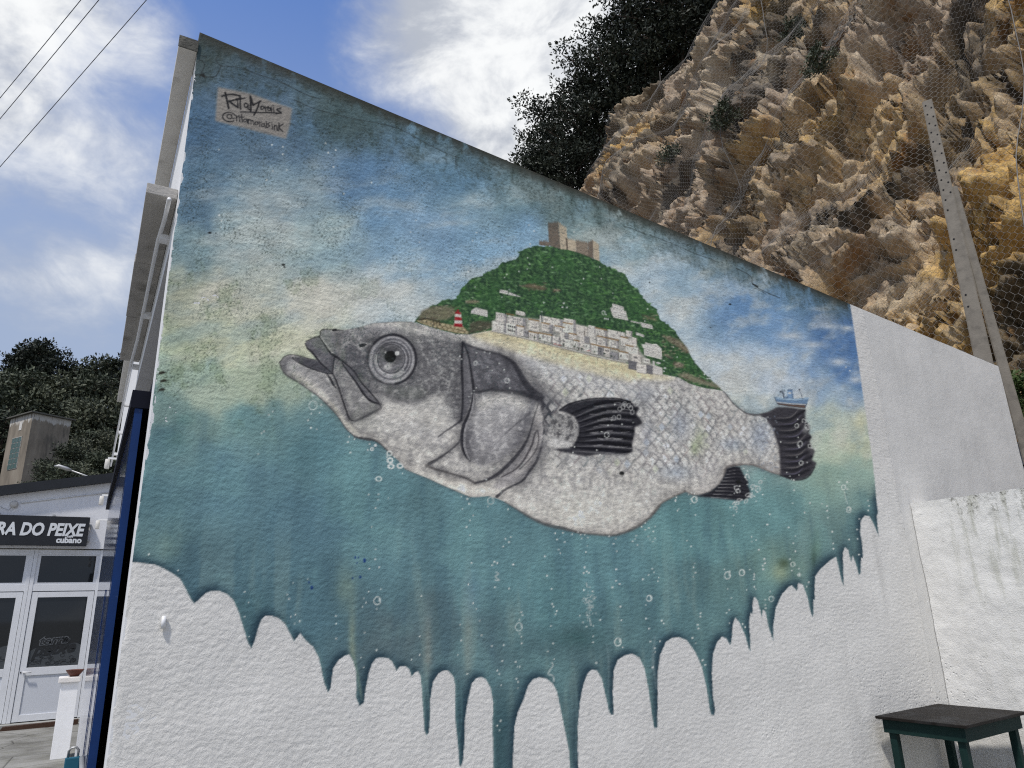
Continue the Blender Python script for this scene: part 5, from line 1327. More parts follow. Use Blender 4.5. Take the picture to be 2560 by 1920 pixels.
M_TTOP = simple('worn_dark_tabletop', (0.013, 0.011, 0.0095), 0.6, 0.35, 7, 0.25, 30, spec=0.12, dirt=dict(col=(0.045, 0.047, 0.05), scale=4, a=0.5, b=0.72, amt=0.6))
M_TGREEN = simple('dark_green_paint', (0.007, 0.024, 0.022), 0.65, 0.25, 9, 0.2, 40, spec=0.15, dirt=dict(col=(0.10, 0.11, 0.10), scale=22, a=0.66, b=0.74, amt=0.5))
tb = thing('table', 'small green wooden table with a worn dark top in the wall corner', 'table', (5.41, -0.345, 0), RAD(3.6))
hw, hd = 0.448, 0.312
mb = MB(); mb.box(-hw, hw, -hd, hd, 0.742, 0.762, 0.004); mb.build('table_top', M_TTOP, tb)
ax, ay = hw - 0.035, hd - 0.03
for (x0, x1, y0, y1) in ((-ax, ax, -ay, -ay + 0.02), (-ax, ax, ay - 0.02, ay), (-ax, -ax + 0.02, -ay + 0.02, ay - 0.02), (ax - 0.02, ax, -ay + 0.02, ay - 0.02)):
    mb = MB(); mb.box(x0, x1, y0, y1, 0.652, 0.7415, 0.002); mb.build('apron', M_TGREEN, tb)
legme = MB(); legme.box(-0.025, 0.025, -0.025, 0.025, 0.0, 0.74, 0.003); legme = legme.mesh('leg'); legme.materials.append(M_TGREEN)
for sx in (-1, 1):
    for sy in (-1, 1):
        obj('leg', legme, None, tb, (sx * (ax - 0.047), sy * (ay - 0.047), 0))

# ------------------------------------------------------------------ cafe at the far end of the lane
M_CAFE = stucco('cafe_white', col=(0.82, 0.82, 0.83), rough_bump=0.3)
M_ALU = simple('white_aluminium', (0.74, 0.75, 0.77), 0.4, 0.04, 8)
M_PANEL = simple('white_door_panel', (0.62, 0.64, 0.68), 0.45, 0.03, 30)
M_BLACK = simple('black_sheet', (0.012, 0.014, 0.018), 0.5, 0.2, 6)
gl, t, b = mat_new('dark_window_glass')
b.inputs['Base Color'].default_value = (0.012, 0.014, 0.016, 1); b.inputs['Roughness'].default_value = 0.03; b.inputs['Specular IOR Level'].default_value = 0.55
M_GLASS = gl
M_FILM = simple('frosted_film', (0.055, 0.062, 0.068), 0.55, 0.1, 30)
M_FILM_DARK = simple('film_print', (0.016, 0.018, 0.02), 0.55, 0.1, 30)
M_LETTER = simple('white_letters', (0.72, 0.74, 0.75), 0.5, 0.03, 10)
M_GREY_FILM = simple('film_outline', (0.11, 0.118, 0.125), 0.55, 0.1, 30)
CY = 11.0


def text_mesh(txt, size, shear=0.0, bold=0.0, align='LEFT', depth=0.006, sx=1.0, space=1.0):
    cu = bpy.data.curves.new('text', 'FONT'); cu.body = txt; cu.size = size; cu.shear = shear; cu.offset = bold; cu.align_x = align
    cu.extrude = depth; cu.space_character = space; cu.resolution_u = 3
    o = bpy.data.objects.new('text', cu); COL.objects.link(o)
    dg = bpy.context.evaluated_depsgraph_get(); dg.update()
    me = bpy.data.meshes.new_from_object(o.evaluated_get(dg))
    bpy.data.objects.remove(o); bpy.data.curves.remove(cu)
    co = np.empty(len(me.vertices) * 3, np.float32); me.vertices.foreach_get('co', co); co = co.reshape(-1, 3)
    out = np.stack([co[:, 0] * sx, -co[:, 2], co[:, 1]], 1)      # stands upright facing -y
    me.vertices.foreach_set('co', out.astype(np.float32).ravel()); me.update()
    return me


cafe = thing('cafe_building', 'white cafe front with aluminium doors and a black sloping roof edge', 'building', (0, CY, 0))
XA, XB = -5.0, 6.0
RT = lambda x: 3.93 + 0.2 * (x - 0.05)          # underside of the fascia
# wall above the glazing, plus the part to the left of the doors out of frame
mb = MB(); mb.prism([(XA, 2.76), (XB, 2.76), (XB, RT(0.06) + 0.1), (0.4, RT(0.4)), (XA, RT(XA))], 0.0, 0.2); mb.build('wall', M_CAFE, cafe)
mb = MB(); mb.box(0.08, XB, 0.0, 0.2, 0, 2.76); mb.box(XA, -2.75, 0.0, 0.2, 0, 2.76); mb.build('wall', M_CAFE, cafe)
mb = MB(); mb.prism([(XA, RT(XA)), (0.6, RT(0.6)), (0.6, RT(0.6) + 0.16), (XA, RT(XA) + 0.16)], -0.12, 0.25); mb.build('roof_fascia', M_BLACK, cafe)
mb = MB(); mb.prism([(XA, RT(XA) + 0.1), (0.6, RT(0.6) + 0.1), (0.6, RT(0.6) + 0.15), (XA, RT(XA) + 0.15)], 0.26, 6.0); mb.build('roof', M_BLACK, cafe)
mb = MB(); mb.box(XA, XB, 0.9, 1.0, 0, 2.76); mb.build('dark_room', M_DARK, cafe)
mb = MB(); mb.box(-2.75, 0.08, -0.14, 0.2, 0.0, 0.045, 0.004); mb.build('door_step', simple('grey_stone', (0.3, 0.3, 0.28), 0.8, 0.15, 9, 0.3, 50), cafe)


def glazed_unit(x0, x1, has_handle, film_seed, text):
    """one door with a fixed light above; frame members each a part"""
    fr = 0.055
    for (a, bb, c, d) in ((x0, x0 + fr, 0.05, 2.74), (x1 - fr, x1, 0.05, 2.74)):
        mb = MB(); mb.box(a, bb, 0.03, 0.10, c, d, 0.004); mb.build('door_frame', M_ALU, cafe)
    for (c, d) in ((2.66, 2.738), (2.06, 2.17)):
        mb = MB(); mb.box(x0 + fr, x1 - fr, 0.035, 0.098, c, d, 0.004); mb.build('transom', M_ALU, cafe)
    mb = MB(); mb.box(x0 + fr + 0.05, x1 - fr - 0.05, 0.06, 0.068, 2.2, 2.64); w = mb.build('window_pane', M_GLASS, cafe)
    mb = MB()
    for (a, bb, c, d) in ((x0 + fr, x0 + fr + 0.05, 2.171, 2.659), (x1 - fr - 0.05, x1 - fr, 2.171, 2.659), (x0 + fr + 0.05, x1 - fr - 0.05, 2.171, 2.2), (x0 + fr + 0.05, x1 - fr - 0.05, 2.64, 2.659)):
        mb.box(a, bb, 0.045, 0.085, c, d)
    mb.build('window_frame', M_ALU, cafe)
    # door leaf
    d0, d1 = x0 + fr + 0.006, x1 - fr - 0.006
    mb = MB()
    for (a, bb, c, d) in ((d0, d0 + 0.09, 0.06, 2.05), (d1 - 0.09, d1, 0.06, 2.05), (d0 + 0.09, d1 - 0.09, 1.96, 2.05), (d0 + 0.09, d1 - 0.09, 0.745, 0.865), (d0 + 0.09, d1 - 0.09, 0.06, 0.16)):
        mb.box(a, bb, 0.04, 0.09, c, d, 0.003)
    dr = mb.build('door', M_ALU, cafe)
    mb = MB(); mb.box(d0 + 0.09, d1 - 0.09, 0.062, 0.07, 0.865, 1.96); mb.build('pane', M_GLASS, dr)
    mb = MB(); mb.box(d0 + 0.09, d1 - 0.09, 0.055, 0.075, 0.16, 0.745); mb.build('panel', M_PANEL, dr)
    if has_handle:
        mb = MB(); mb.tube([(d0 + 0.06, 0.035, 0.80), (d0 + 0.06, -0.005, 0.80), (d0 + 0.17, -0.008, 0.797)], 0.011, 8); mb.lathe([(0.001, 0), (0.02, 0)], d0 + 0.06, 0.02, 0.80, 10); mb.build('handle', M_WHITE_PAINT, dr, True)
        mb = MB(); mb.box(d0 + 0.015, d0 + 0.03, 0.034, 0.041, 0.785, 0.81); mb.build('lock', M_DARK, dr)
    # frosted film with fish and slices along the bottom of the glass
    rg = np.random.default_rng(film_seed)
    top = []
    n = 60
    for i in range(n + 1):
        s = i / n
        top.append((d0 + 0.092 + (d1 - d0 - 0.184) * s, 1.07 + 0.05 * abs(math.sin(s * 9.3 + film_seed)) + 0.05 * abs(math.sin(s * 4.1 + 1)) + 0.05 * (s > 0.75)))
    mb = MB(); mb.prism([(d0 + 0.092, 0.867)] + top + [(d1 - 0.092, 0.867)], 0.0595, 0.0615); mb.build('film', M_FILM, dr)
    mb = MB()
    for k in range(15):
        x = rg.uniform(d0 + 0.14, d1 - 0.14); z = rg.uniform(0.9, 1.06); r = rg.uniform(0.022, 0.04)
        if k % 3 == 0:      # fish outline
            L = r * 2.2
            pts = [(x - L, 0.0585, z), (x - L * .4, 0.0585, z + r * .8), (x + L * .5, 0.0585, z + r * .35), (x + L, 0.0585, z + r * .8), (x + L, 0.0585, z - r * .8), (x + L * .5, 0.0585, z - r * .35), (x - L * .4, 0.0585, z - r * .8), (x - L, 0.0585, z)]
            mb.tube(pts, 0.0028, 4)
        else:
            mb.tube([(x + r * math.cos(q * .63), 0.0585, z + r * .85 * math.sin(q * .63)) for q in range(11)], 0.0028, 4)
            if k % 3 == 1: mb.tube([(x + r * .5 * math.cos(q * .63), 0.0585, z + r * .45 * math.sin(q * .63)) for q in range(11)], 0.0022, 4)
    mb.build('film_print', M_FILM_DARK, dr)
    if text:
        for body, size, mat, dx, dz, dd, bold in (('terra', 0.20, M_GREY_FILM, 0.20, 1.20, 0.0575, 0.012), ('terra', 0.20, M_FILM_DARK, 0.20, 1.20, 0.055, 0.0), ('do', 0.10, M_GREY_FILM, 0.53, 1.24, 0.0575, 0.006), ('do', 0.10, M_FILM_DARK, 0.53, 1.24, 0.055, 0.0), ('peixe', 0.27, M_FILM_DARK, 0.14, 1.04, 0.0572, 0.008)):
            me = text_mesh(body, size, 0.35, bold, 'LEFT', 0.001); o = obj('lettering', me, mat, dr, (d0 + dx, dd, dz), (0, RAD(-4), 0))
    return dr


glazed_unit(-0.945, 0.078, True, 3, True)
glazed_unit(-1.95, -0.948, False, 5, False)
mb = MB(); mb.box(-2.75, -1.953, 0.03, 0.1, 0.05, 2.74); mb.build('side_panel', M_PANEL, cafe)
# cable conduit and junction box on the cafe wall
mb = MB(); mb.tube([(-1.26, -0.012, 3.505), (-0.6, -0.012, 3.635), (0.05, -0.012, 3.755)], 0.011, 6); mb.build('conduit', M_WHITE_PAINT, cafe, True)
mb = MB(); mb.lathe([(0.001, 0.0), (0.055, 0.0), (0.06, 0.03), (0.05, 0.05), (0.001, 0.052)], 0, 0, 0, 16); jb = mb.build('junction_box', M_CONC_WHITE, cafe, True, (-1.345, -0.0, 3.475), (RAD(90), 0, 0))
mb = MB(); mb.tube([(-1.36, -0.02, 3.46), (-1.40, -0.03, 3.38), (-1.48, -0.03, 3.40), (-1.54, -0.03, 3.44), (-1.55, -0.03, 3.36), (-1.5, -0.03, 3.30)], 0.004, 5); mb.build('cable', M_GALV, cafe, True)

sign = thing('shop_sign', 'black shop sign with white lettering above the cafe doors', 'sign', (0, CY, 0))
mb = MB(); mb.box(-3.3, -0.205, -0.14, -0.06, 2.795, 3.285, 0.004); mb.build('board', M_BLACK, sign)
obj('lettering', text_mesh('TERRA DO PEIXE', 0.285, 0.16, 0.011, 'RIGHT', 0.004, 0.74), M_LETTER, sign, (-0.285, -0.1425, 2.965))
obj('lettering', text_mesh('cubano', 0.135, 0.0, 0.006, 'RIGHT', 0.003, 0.95), M_LETTER, sign, (-0.285, -0.1425, 2.845))
obj('lettering', text_mesh('caf\u00e9', 0.055, 0.0, 0.0025, 'RIGHT', 0.003), M_LETTER, sign, (-0.42, -0.1425, 2.935))
for z in (3.15, 2.90):
    mb = MB(); mb.box(-0.205, -0.165, -0.10, -0.002, z - 0.018, z + 0.018, 0.003); mb.build('bracket', M_GALV, sign)
mb = MB(); mb.box(-0.77, -0.73, -0.12, -0.002, 3.286, 3.32, 0.003); mb.build('bracket', M_GALV, sign)

# white pier with a terracotta bowl
pier = thing('garden_pier', 'white rendered pier with a capping stone beside the blue door', 'pier', (-0.14, 7.4, 0))
mb = MB(); mb.box(-0.105, 0.085, -0.1, 0.12, 0, 0.852, 0.006); mb.build('shaft', M_CAFE, pier)
mb = MB(); mb.box(-0.137, 0.1, -0.13, 0.15, 0.853, 0.917, 0.01); mb.build('cap', simple('pier_cap', (0.74, 0.71, 0.68), 0.85, 0.08, 14, 0.4, 50), pier)
bowl = MB(); bowl.lathe([(0.001, 0.0), (0.045, 0.0), (0.085, 0.05), (0.1, 0.075), (0.104, 0.078), (0.094, 0.076), (0.078, 0.05), (0.04, 0.012), (0.001, 0.010)], 0, 0, 0, 28)
bw = bowl.build('bowl', simple('terracotta', (0.10, 0.030, 0.018), 0.6, 0.2, 12, 0.1, 40), None, True, (-0.115, 7.36, 0.918))
tag(bw, 'shallow terracotta bowl standing on the white pier', 'bowl')
plank = MB(); plank.prism([(-0.50, 0.02), (-0.48, 0.055), (0.52, 0.075), (0.52, 0.0), (-0.5, 0.0)], 0, 0.10)
pk = plank.build('plank', simple('brown_plank', (0.055, 0.026, 0.014), 0.7, 0.25, 12, 0.3, 40), None, False, (-0.48, 10.55, 0.0))
tag(pk, 'brown wooden plank lying in front of the cafe door step', 'plank')

# street lamp standing behind the cafe roof
lamp = thing('street_lamp', 'thin grey street lamp arm rising behind the black cafe roof', 'street lamp', (0.6, 30, 0))
mb = MB(); mb.tube([(0, 0, 0), (0, 0, 6.2), (-0.25, 0, 6.8), (-1.14, 0, 7.14), (-1.84, 0, 7.38)], [0.09, 0.06, 0.045, 0.035, 0.03], 8); mb.build('arm', M_GALV, lamp, True)
mb = MB(); mb.tube([(-1.80, 0, 7.37), (-1.95, 0, 7.42), (-2.25, 0, 7.52), (-2.4, 0, 7.5)], [0.05, 0.08, 0.07, 0.02], 8); mb.build('lamp_head', M_GALV, lamp, True)

# overhead cables
M_CABLE = simple('cable_grey', (0.07, 0.075, 0.09), 0.6, 0.1)
for k, (p, q) in enumerate([((0, 245), (202, 0)), ((0, 297), (247, 0)), ((0, 417), (366, 0))]):
    a = Vector(CAM) + ray(*p).normalized() * 30; c = Vector(CAM) + ray(*q).normalized() * 26
    d = (c - a)
    pts = []
    for i in range(15):
        s = -1.6 + 4.4 * i / 14
        pts.append(a + d * s + Vector((0, 0, 0.05 * s * (s - 1))))
    mb = MB(); mb.tube(pts, 0.011, 6)
    tag(mb.build('overhead_cable', M_CABLE, None, True), ['leftmost thin overhead cable crossing the cloudy sky', 'middle thin overhead cable crossing the cloudy sky', 'right hand thin overhead cable, apart from the other two'][k], 'cable', 'overhead cables in the sky')

# ------------------------------------------------------------------ old tower on the hillside
M_TOWER, t, b = mat_new('stained_tower_render')
oc = t.node('ShaderNodeTexCoord').outputs['Object']
n = t.noise(t.mapping(oc, (1, 1, 0.35)), 0.9, 8.0, 0.62); n2 = t.noise(t.mapping(oc, (1, 1, 0.25)), 2.6, 7.0, 0.65)
sep = t.node('ShaderNodeSeparateXYZ'); t.put(sep.inputs[0], oc)
c = t.ramp(n, [(0.3, (0.13, 0.11, 0.085)), (0.55, (0.235, 0.20, 0.155)), (0.75, (0.29, 0.255, 0.205))])
c = t.mix(t.math('MULTIPLY', t.remap(n2, 0.47, 0.62, 0, 0.8), t.remap(sep.outputs[0], 0.8, 1.8)), c, (0.085, 0.078, 0.062))
topw = t.math('ADD', t.remap(sep.outputs[2], 6.6, 7.6), t.math('MULTIPLY', t.math('SUBTRACT', n2, 0.5), 2.4))
c = t.mix(t.remap(topw, 0.75, 0.95, 0, 0.85), c, (0.52, 0.50, 0.46))
t.put(b.inputs['Base Color'], c); b.inputs['Roughness'].default_value = 0.9
t.put(b.inputs['Normal'], t.bump(n2, 0.3, 0.05))
tw = thing('tower', 'tall beige square tower with glass block window on the wooded slope', 'tower', (-6.76, 80, 13.4), RAD(30))
mb = MB(); mb.box(0, 3.8, 0, 4.2, 0, 8.1); mb.build('wall', M_TOWER, tw)
mb = MB(); mb.box(-0.3, 4.1, -0.3, 4.5, 8.1, 8.24, 0.02); mb.build('roof', M_MOULD, tw)
mb = MB(); mb.box(-0.05, -0.002, 1.25, 3.05, 2.6, 5.9, 0.01); wn_ = mb.build('window', M_CONC, tw)
blk = MB(); blk.box(-0.06, -0.045, -0.26, 0.26, -0.24, 0.24, 0.02); blk = blk.mesh('pane'); blk.materials.append(simple('green_glass_block', (0.05, 0.10, 0.09), 0.25, 0.3, 2))
for i in range(3):
    for j in range(6):
        obj('pane', blk, None, wn_, (-0.004, 1.57 + i * 0.58, 2.9 + j * 0.54))
mb = MB(); mb.box(-0.03, -0.002, 1.7, 2.2, 6.6, 7.5); mb.build('paint_patch', M_CONC_WHITE, tw)
mb = MB(); mb.box(-0.03, -0.002, 1.8, 3.1, 0.1, 1.0); mb.build('hatch', M_NAVY, tw)
e = MB()
for k in range(6):
    y = 0.3 + k * 0.62
    e.tube([(-0.03, y, -1.2), (-0.03, y - 0.1, 0.3), (-0.03, y + 0.3, 0.62), (-0.03, y + 0.55, 0.2), (-0.03, y + 0.5, -1.2)], 0.07, 5)
e.build('graffiti', M_BLACK, tw)

# ------------------------------------------------------------------ cliff behind the building on the right
ROCK, t, b = mat_new('fractured_limestone')
oc = t.node('ShaderNodeTexCoord').outputs['Object']
at = t.node('ShaderNodeAttribute', attribute_name='Rock').outputs['Color']
st = t.mapping(oc, (1.0, 1.0, 1.0), rot=(RAD(50), 0, 0))
sm_ = t.mapping(st, (1.0, 0.35, 1.6))
n1 = t.noise(sm_, 1.6, 8.0, 0.65, 0.4); n2 = t.noise(oc, 9.0, 7.0, 0.68); n3 = t.noise(t.mapping(oc, loc=(9, 3, 2)), 0.5, 4.0, 0.5)
c = t.mix(t.remap(n1, 0.42, 0.66), at, t.mix(1.0, at, (0.74, 0.69, 0.66), 'MULTIPLY'))
c = t.mix(t.remap(n2, 0.56, 0.72, 0, 0.6), c, t.mix(1.0, at, (1.45, 1.4, 1.32), 'MULTIPLY'))
c = t.mix(t.remap(n2, 0.44, 0.30, 0, 0.75), c, t.mix(1.0, at, (0.5, 0.46, 0.43), 'MULTIPLY'))
c = t.mix(t.math('MULTIPLY', t.remap(n3, 0.52, 0.66), t.remap(n1, 0.5, 0.62, 0, 0.8)), c, (0.30, 0.15, 0.05))
t.put(b.inputs['Base Color'], c)
b.inputs['Roughness'].default_value = 0.9; b.inputs['Specular IOR Level'].default_value = 0.2
v1 = t.vor(t.mix(0.25, t.mapping(st, (1, 0.5, 1.3)), n2), 5.5, 'DISTANCE_TO_EDGE')
hh = t.math('ADD', t.math('MULTIPLY', n2, 1.0), t.math('ADD', t.math('MULTIPLY', n1, 1.2), t.math('MULTIPLY', t.remap(v1, 0.0, 0.09), 0.22)))
t.put(b.inputs['Normal'], t.bump(hh, 0.7, 0.09))

CREST_S = [-10, 2, 9, 13.8, 14.5, 16.4, 19.3, 21.4, 23, 26, 34]
CREST_Z = [33, 32, 30.5, 28.6, 27.4, 26.6, 26.0, 25.2, 23.5, 21.5, 19]


def cliff_plan(s):
    """foot line of the cliff: runs along y, then turns the corner away from us"""
    e = np.clip(s - 20.6, 0, None)
    bend = np.where(e < 3, e ** 2 / 6, e - 1.5)
    return 11.2 + bend * 1.0 + 0.35 * np.sin(s * 0.55), np.where(s < 20.6, s, 20.6 + (np.where(e < 3, e - e ** 2 / 7, 1.71 + (e - 3) * 0.16)))


def cliff_disp(s, z):
    a = RAD(50); p = s * math.cos(a) - z * math.sin(a); q = s * math.sin(a) + z * math.cos(a)   # p along the beds, q across them
    w = (fbm(s * 0.25, z * 0.25, 3, 701) - 0.5) * 3.0
    q2 = q + w + (fbm(s * 0.9, z * 0.9, 3, 733) - 0.5) * 1.5
    p = p + (fbm(s * 0.7 + 5, z * 0.7, 2, 735) - 0.5) * 1.6
    beds = fbm(p * 0.10, q2 * 0.55, 3, 703, 0.5) - 0.5
    ridge = 1 - 2 * np.abs(fbm(p * 0.16 + 7, q2 * 0.9, 4, 705, 0.55) - 0.5) * 2.2
    d = beds * 2.6 + (np.clip(ridge, -0.4, 1) - 0.55) * 0.75
    # tilted beds: each layer ends in a small overhanging step
    ph = q2 * 0.62 + (fbm(p * 0.22, q2 * 0.3, 3, 707) - 0.5) * 1.6
    fr = ph - np.floor(ph); saw = np.where(fr < 0.80, 1 - fr / 0.80 * 0.9, 0.1 + 0.9 * ((fr - 0.80) / 0.20) ** 2 * (3 - 2 * (fr - 0.80) / 0.20))
    d = d + saw * 0.85 * np.clip(fbm(s * 0.2, z * 0.2, 2, 709) * 2.4 - 0.5, 0.25, 1.1)
    ph2 = q2 * 1.9 + (fbm(p * 0.5, q2 * 0.7, 3, 717) - 0.5) * 1.8
    fr2 = ph2 - np.floor(ph2); d = d + np.where(fr2 < 0.7, 1 - fr2 / 0.7, (fr2 - 0.7) / 0.3) * 0.10
    cl = np.exp(-((fbm(p * 0.07, q2 * 0.40, 3, 751) - 0.5) / 0.022) ** 2) + 0.7 * np.exp(-((fbm(p * 0.12 + 3, q2 * 0.85, 3, 753) - 0.5) / 0.016) ** 2)
    d = d - 0.75 * cl
    hue = 0
    for sc, amp, sd, an in ((0.7, 0.40, 711, 0.5), (1.7, 0.18, 713, 0.6), (4.2, 0.06, 715, 0.85)):
        jx = (fbm(s * sc * 1.1, z * sc * 1.1, 2, sd + 4) - 0.5) * 0.9; jy = (fbm(s * sc * 1.1 + 9, z * sc * 1.1, 2, sd + 5) - 0.5) * 0.9
        d1, d2, h, h2, ox, oy = worley(p * sc * an + jx, q2 * sc + jy, sd)
        tx = (h - 0.5) * 2.2; ty = (h2 - 0.35) * 2.4
        gap = np.clip((d2 - d1) / 0.20, 0, 1); gap = gap * gap * (3 - 2 * gap)
        d = d + amp * (gap * ((h2 - 0.5) * 1.5 + ox * tx + oy * ty) - 0.75 * (1 - gap))
        hue = hue * 0.55 + (h - 0.5) * (1.0 if sc < 1 else 0.8)
    d = d + (fbm(s * 7, z * 7, 3, 721, 0.6) - 0.5) * 0.14
    return d, hue


NS, NZ = 520, 380
sv = np.concatenate([np.linspace(-10, 0, 60, endpoint=False), np.linspace(0, 23, 410, endpoint=False), np.linspace(23, 34, NS - 470)])
S, T = np.meshgrid(sv, np.linspace(0, 1, NZ))
ZC = np.interp(S, CREST_S, CREST_Z)
Zc = ZC * T
px_, py_ = cliff_plan(S)
D, HUE = cliff_disp(S, Zc)
slope = 0.40
e = 0.05
gx = (cliff_plan(S + e)[0] - px_) / e; gy = (cliff_plan(S + e)[1] - py_) / e
L = np.hypot(gx, gy); nx, ny = -gy / L, gx / L           # outward, towards -x
back = slope * Zc
fade = np.clip((1 - T) / 0.03, 0.15, 1)
Xc = px_ + nx * D * fade + back; Yc = py_ + ny * D * fade; Zf = Zc + D * 0.22 * fade
# top: carry the surface back from the crest
NB = 26
bt = np.linspace(0.02, 1, NB)[:, None]
xb = Xc[-1][None, :] + bt * 16; yb = Yc[-1][None, :] + bt * 2
zb = Zf[-1][None, :] + bt * 16 * 0.12 + (fbm(xb * 0.4, yb * 0.4, 3, 731) - 0.5) * 1.2 * np.clip(bt * 4, 0, 1)
Xa = np.vstack([Xc, xb]); Ya = np.vstack([Yc, yb]); Za = np.vstack([Zf, zb])
NR = NZ + NB
i2 = (np.arange(NR - 1)[:, None] * NS + np.arange(NS - 1)[None, :]).ravel()
q2 = np.stack([i2, i2 + NS, i2 + NS + 1, i2 + 1], 1)
me = mesh_np('cliff', np.stack([Xa, Ya, Za], -1).reshape(-1, 3), q2, False)
ochre = np.array((0.58, 0.385, 0.145)); tan = np.array((0.55, 0.40, 0.215)); grey = np.array((0.45, 0.36, 0.265)); rust = np.array((0.36, 0.19, 0.08)); cool = np.array((0.33, 0.315, 0.29))
zone = fbm(S * 0.14, Zc * 0.14, 3, 741, 0.5) + HUE * 0.16 + np.clip((9 - S) / 40, -0.1, 0.16)
k1 = np.clip((zone - 0.40) / 0.16, 0, 1)[..., None]; k2 = np.clip((zone - 0.54) / 0.12, 0, 1)[..., None]
rc = grey * (1 - k1) + tan * k1; rc = rc * (1 - k2) + ochre * k2
k3 = np.clip((HUE - 0.42) / 0.2, 0, 1)[..., None]; rc = rc * (1 - k3 * 0.6) + cool * k3 * 0.6
edge_rust = np.clip((S - 18.5) / 2.5, 0, 1) * np.clip((fbm(S * .7, Zc * .7, 3, 743) - 0.42) / 0.15, 0, 1)
rc = rc * (1 - edge_rust[..., None] * 0.7) + rust * edge_rust[..., None] * 0.7
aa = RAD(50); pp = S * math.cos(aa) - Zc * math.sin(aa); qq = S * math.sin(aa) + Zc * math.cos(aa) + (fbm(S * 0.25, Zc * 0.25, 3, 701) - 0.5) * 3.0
weath_shade = np.clip((fbm(pp * 0.09, qq * 0.6, 4, 747, 0.6) - 0.505) / 0.06, 0, 1)[..., None]
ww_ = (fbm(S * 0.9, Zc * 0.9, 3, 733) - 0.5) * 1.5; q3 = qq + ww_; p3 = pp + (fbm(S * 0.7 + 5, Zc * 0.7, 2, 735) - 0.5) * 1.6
cleft_shade = np.exp(-((fbm(p3 * 0.07, q3 * 0.40, 3, 751) - 0.5) / 0.035) ** 2) * np.clip(fbm(S * .3, Zc * .3, 2, 755) * 2.5 - .6, 0, 1)  # shade of the carved clefts, painted into the rock colour
weath_shade = np.maximum(weath_shade, cleft_shade[..., None])
rc = rc * (1 - weath_shade * 0.82) + np.array((0.085, 0.078, 0.066)) * weath_shade * 0.82  # dark weathered bands together with the painted cleft shade
pale = np.clip((fbm(pp * 0.3, qq * 0.9, 4, 749, 0.6) - 0.56) / 0.08, 0, 1)[..., None]
rc = rc * (1 - pale * 0.6) + np.array((0.60, 0.50, 0.36)) * pale * 0.6
rc = rc * (0.86 + 0.28 * fbm(S * 1.5, Zc * 1.5, 3, 745))[..., None]
soil = np.tile(np.array((0.10, 0.075, 0.045)), (NB, NS, 1))
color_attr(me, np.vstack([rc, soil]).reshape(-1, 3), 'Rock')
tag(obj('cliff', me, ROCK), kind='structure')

# ------------------------------------------------------------------ wire netting hung over the rock
M_NET = simple('netting_wire', (0.15, 0.14, 0.125), 0.6, 0.2, 3, metal=0.2)


def net_points(s, z):
    z0 = np.interp(s, CREST_S, CREST_Z)
    # the net spans the hollows: smoothed relief pushed outward
    d = np.interp(s, SG, SG) * 0
    si = np.clip((s + 10) / 44 * (NGS - 1), 0, NGS - 1.001); zi = np.clip(z / 34 * (NGZ - 1), 0, NGZ - 1.001)
    a = si.astype(int); c = zi.astype(int); fa = si - a; fc = zi - c
    d = (NG[c, a] * (1 - fa) + NG[c, a + 1] * fa) * (1 - fc) + (NG[c + 1, a] * (1 - fa) + NG[c + 1, a + 1] * fa) * fc
    x, y = cliff_plan(s)
    gx = (cliff_plan(s + 0.05)[0] - x) / 0.05; gy = (cliff_plan(s + 0.05)[1] - y) / 0.05
    L = np.hypot(gx, gy)
    return np.stack([x - gy / L * d + 0.40 * z, y + gx / L * d, z + d * 0.2], -1)


NGS, NGZ = 340, 260
SG = np.linspace(-10, 34, NGS)
gs, gz = np.meshgrid(SG, np.linspace(0, 34, NGZ))
NG, _ = cliff_disp(gs, gz)
from_max = NG.copy()
for _ in range(5):      # grey dilation, then smoothing
    from_max = np.maximum.reduce([from_max, np.roll(from_max, 1, 0), np.roll(from_max, -1, 0), np.roll(from_max, 1, 1), np.roll(from_max, -1, 1)])
def bx(a, r, ax):
    return np.mean([np.roll(a, k, ax) for k in range(-r, r + 1)], axis=0)
NG = bx(bx(from_max, 4, 0), 4, 1) + 0.10
cw, ch = 0.125, 0.155         # cell width and height of the twisted hexagonal mesh
net_v, net_f = [], []
s0, s1 = 0.6, 19.6
ncol = int((s1 - s0) / cw)
cols = s0 + cw * np.arange(ncol + 1)
rows = np.arange(3.6, 30.5, ch / 2)
segs = []
for r, z in enumerate(rows):
    off = 0.25 if r % 2 == 0 else -0.25
    # short diagonals join neighbouring wires; each row contributes two zigzag strands
    zz = np.where(np.arange(ncol + 1) % 2 == 0, 1, -1)
    segs.append((cols, np.full(ncol + 1, z), zz, r))
A, B = [], []
for ci in range(ncol):
    for par in (0, 1):
        pass
cidx = np.arange(ncol)[None, :]; ridx = np.arange(len(rows) - 1)[:, None]
sgn = np.where((cidx + ridx) % 2 == 0, 1.0, -1.0)
sA = cols[cidx] + 0 * ridx + sgn * cw * 0.28; zA = rows[ridx] + 0 * cidx
sB = cols[cidx] + 0 * ridx - sgn * cw * 0.28; zB = rows[ridx + 1] + 0 * cidx
sA = sA.ravel(); zA = zA.ravel(); sB = sB.ravel(); zB = zB.ravel()
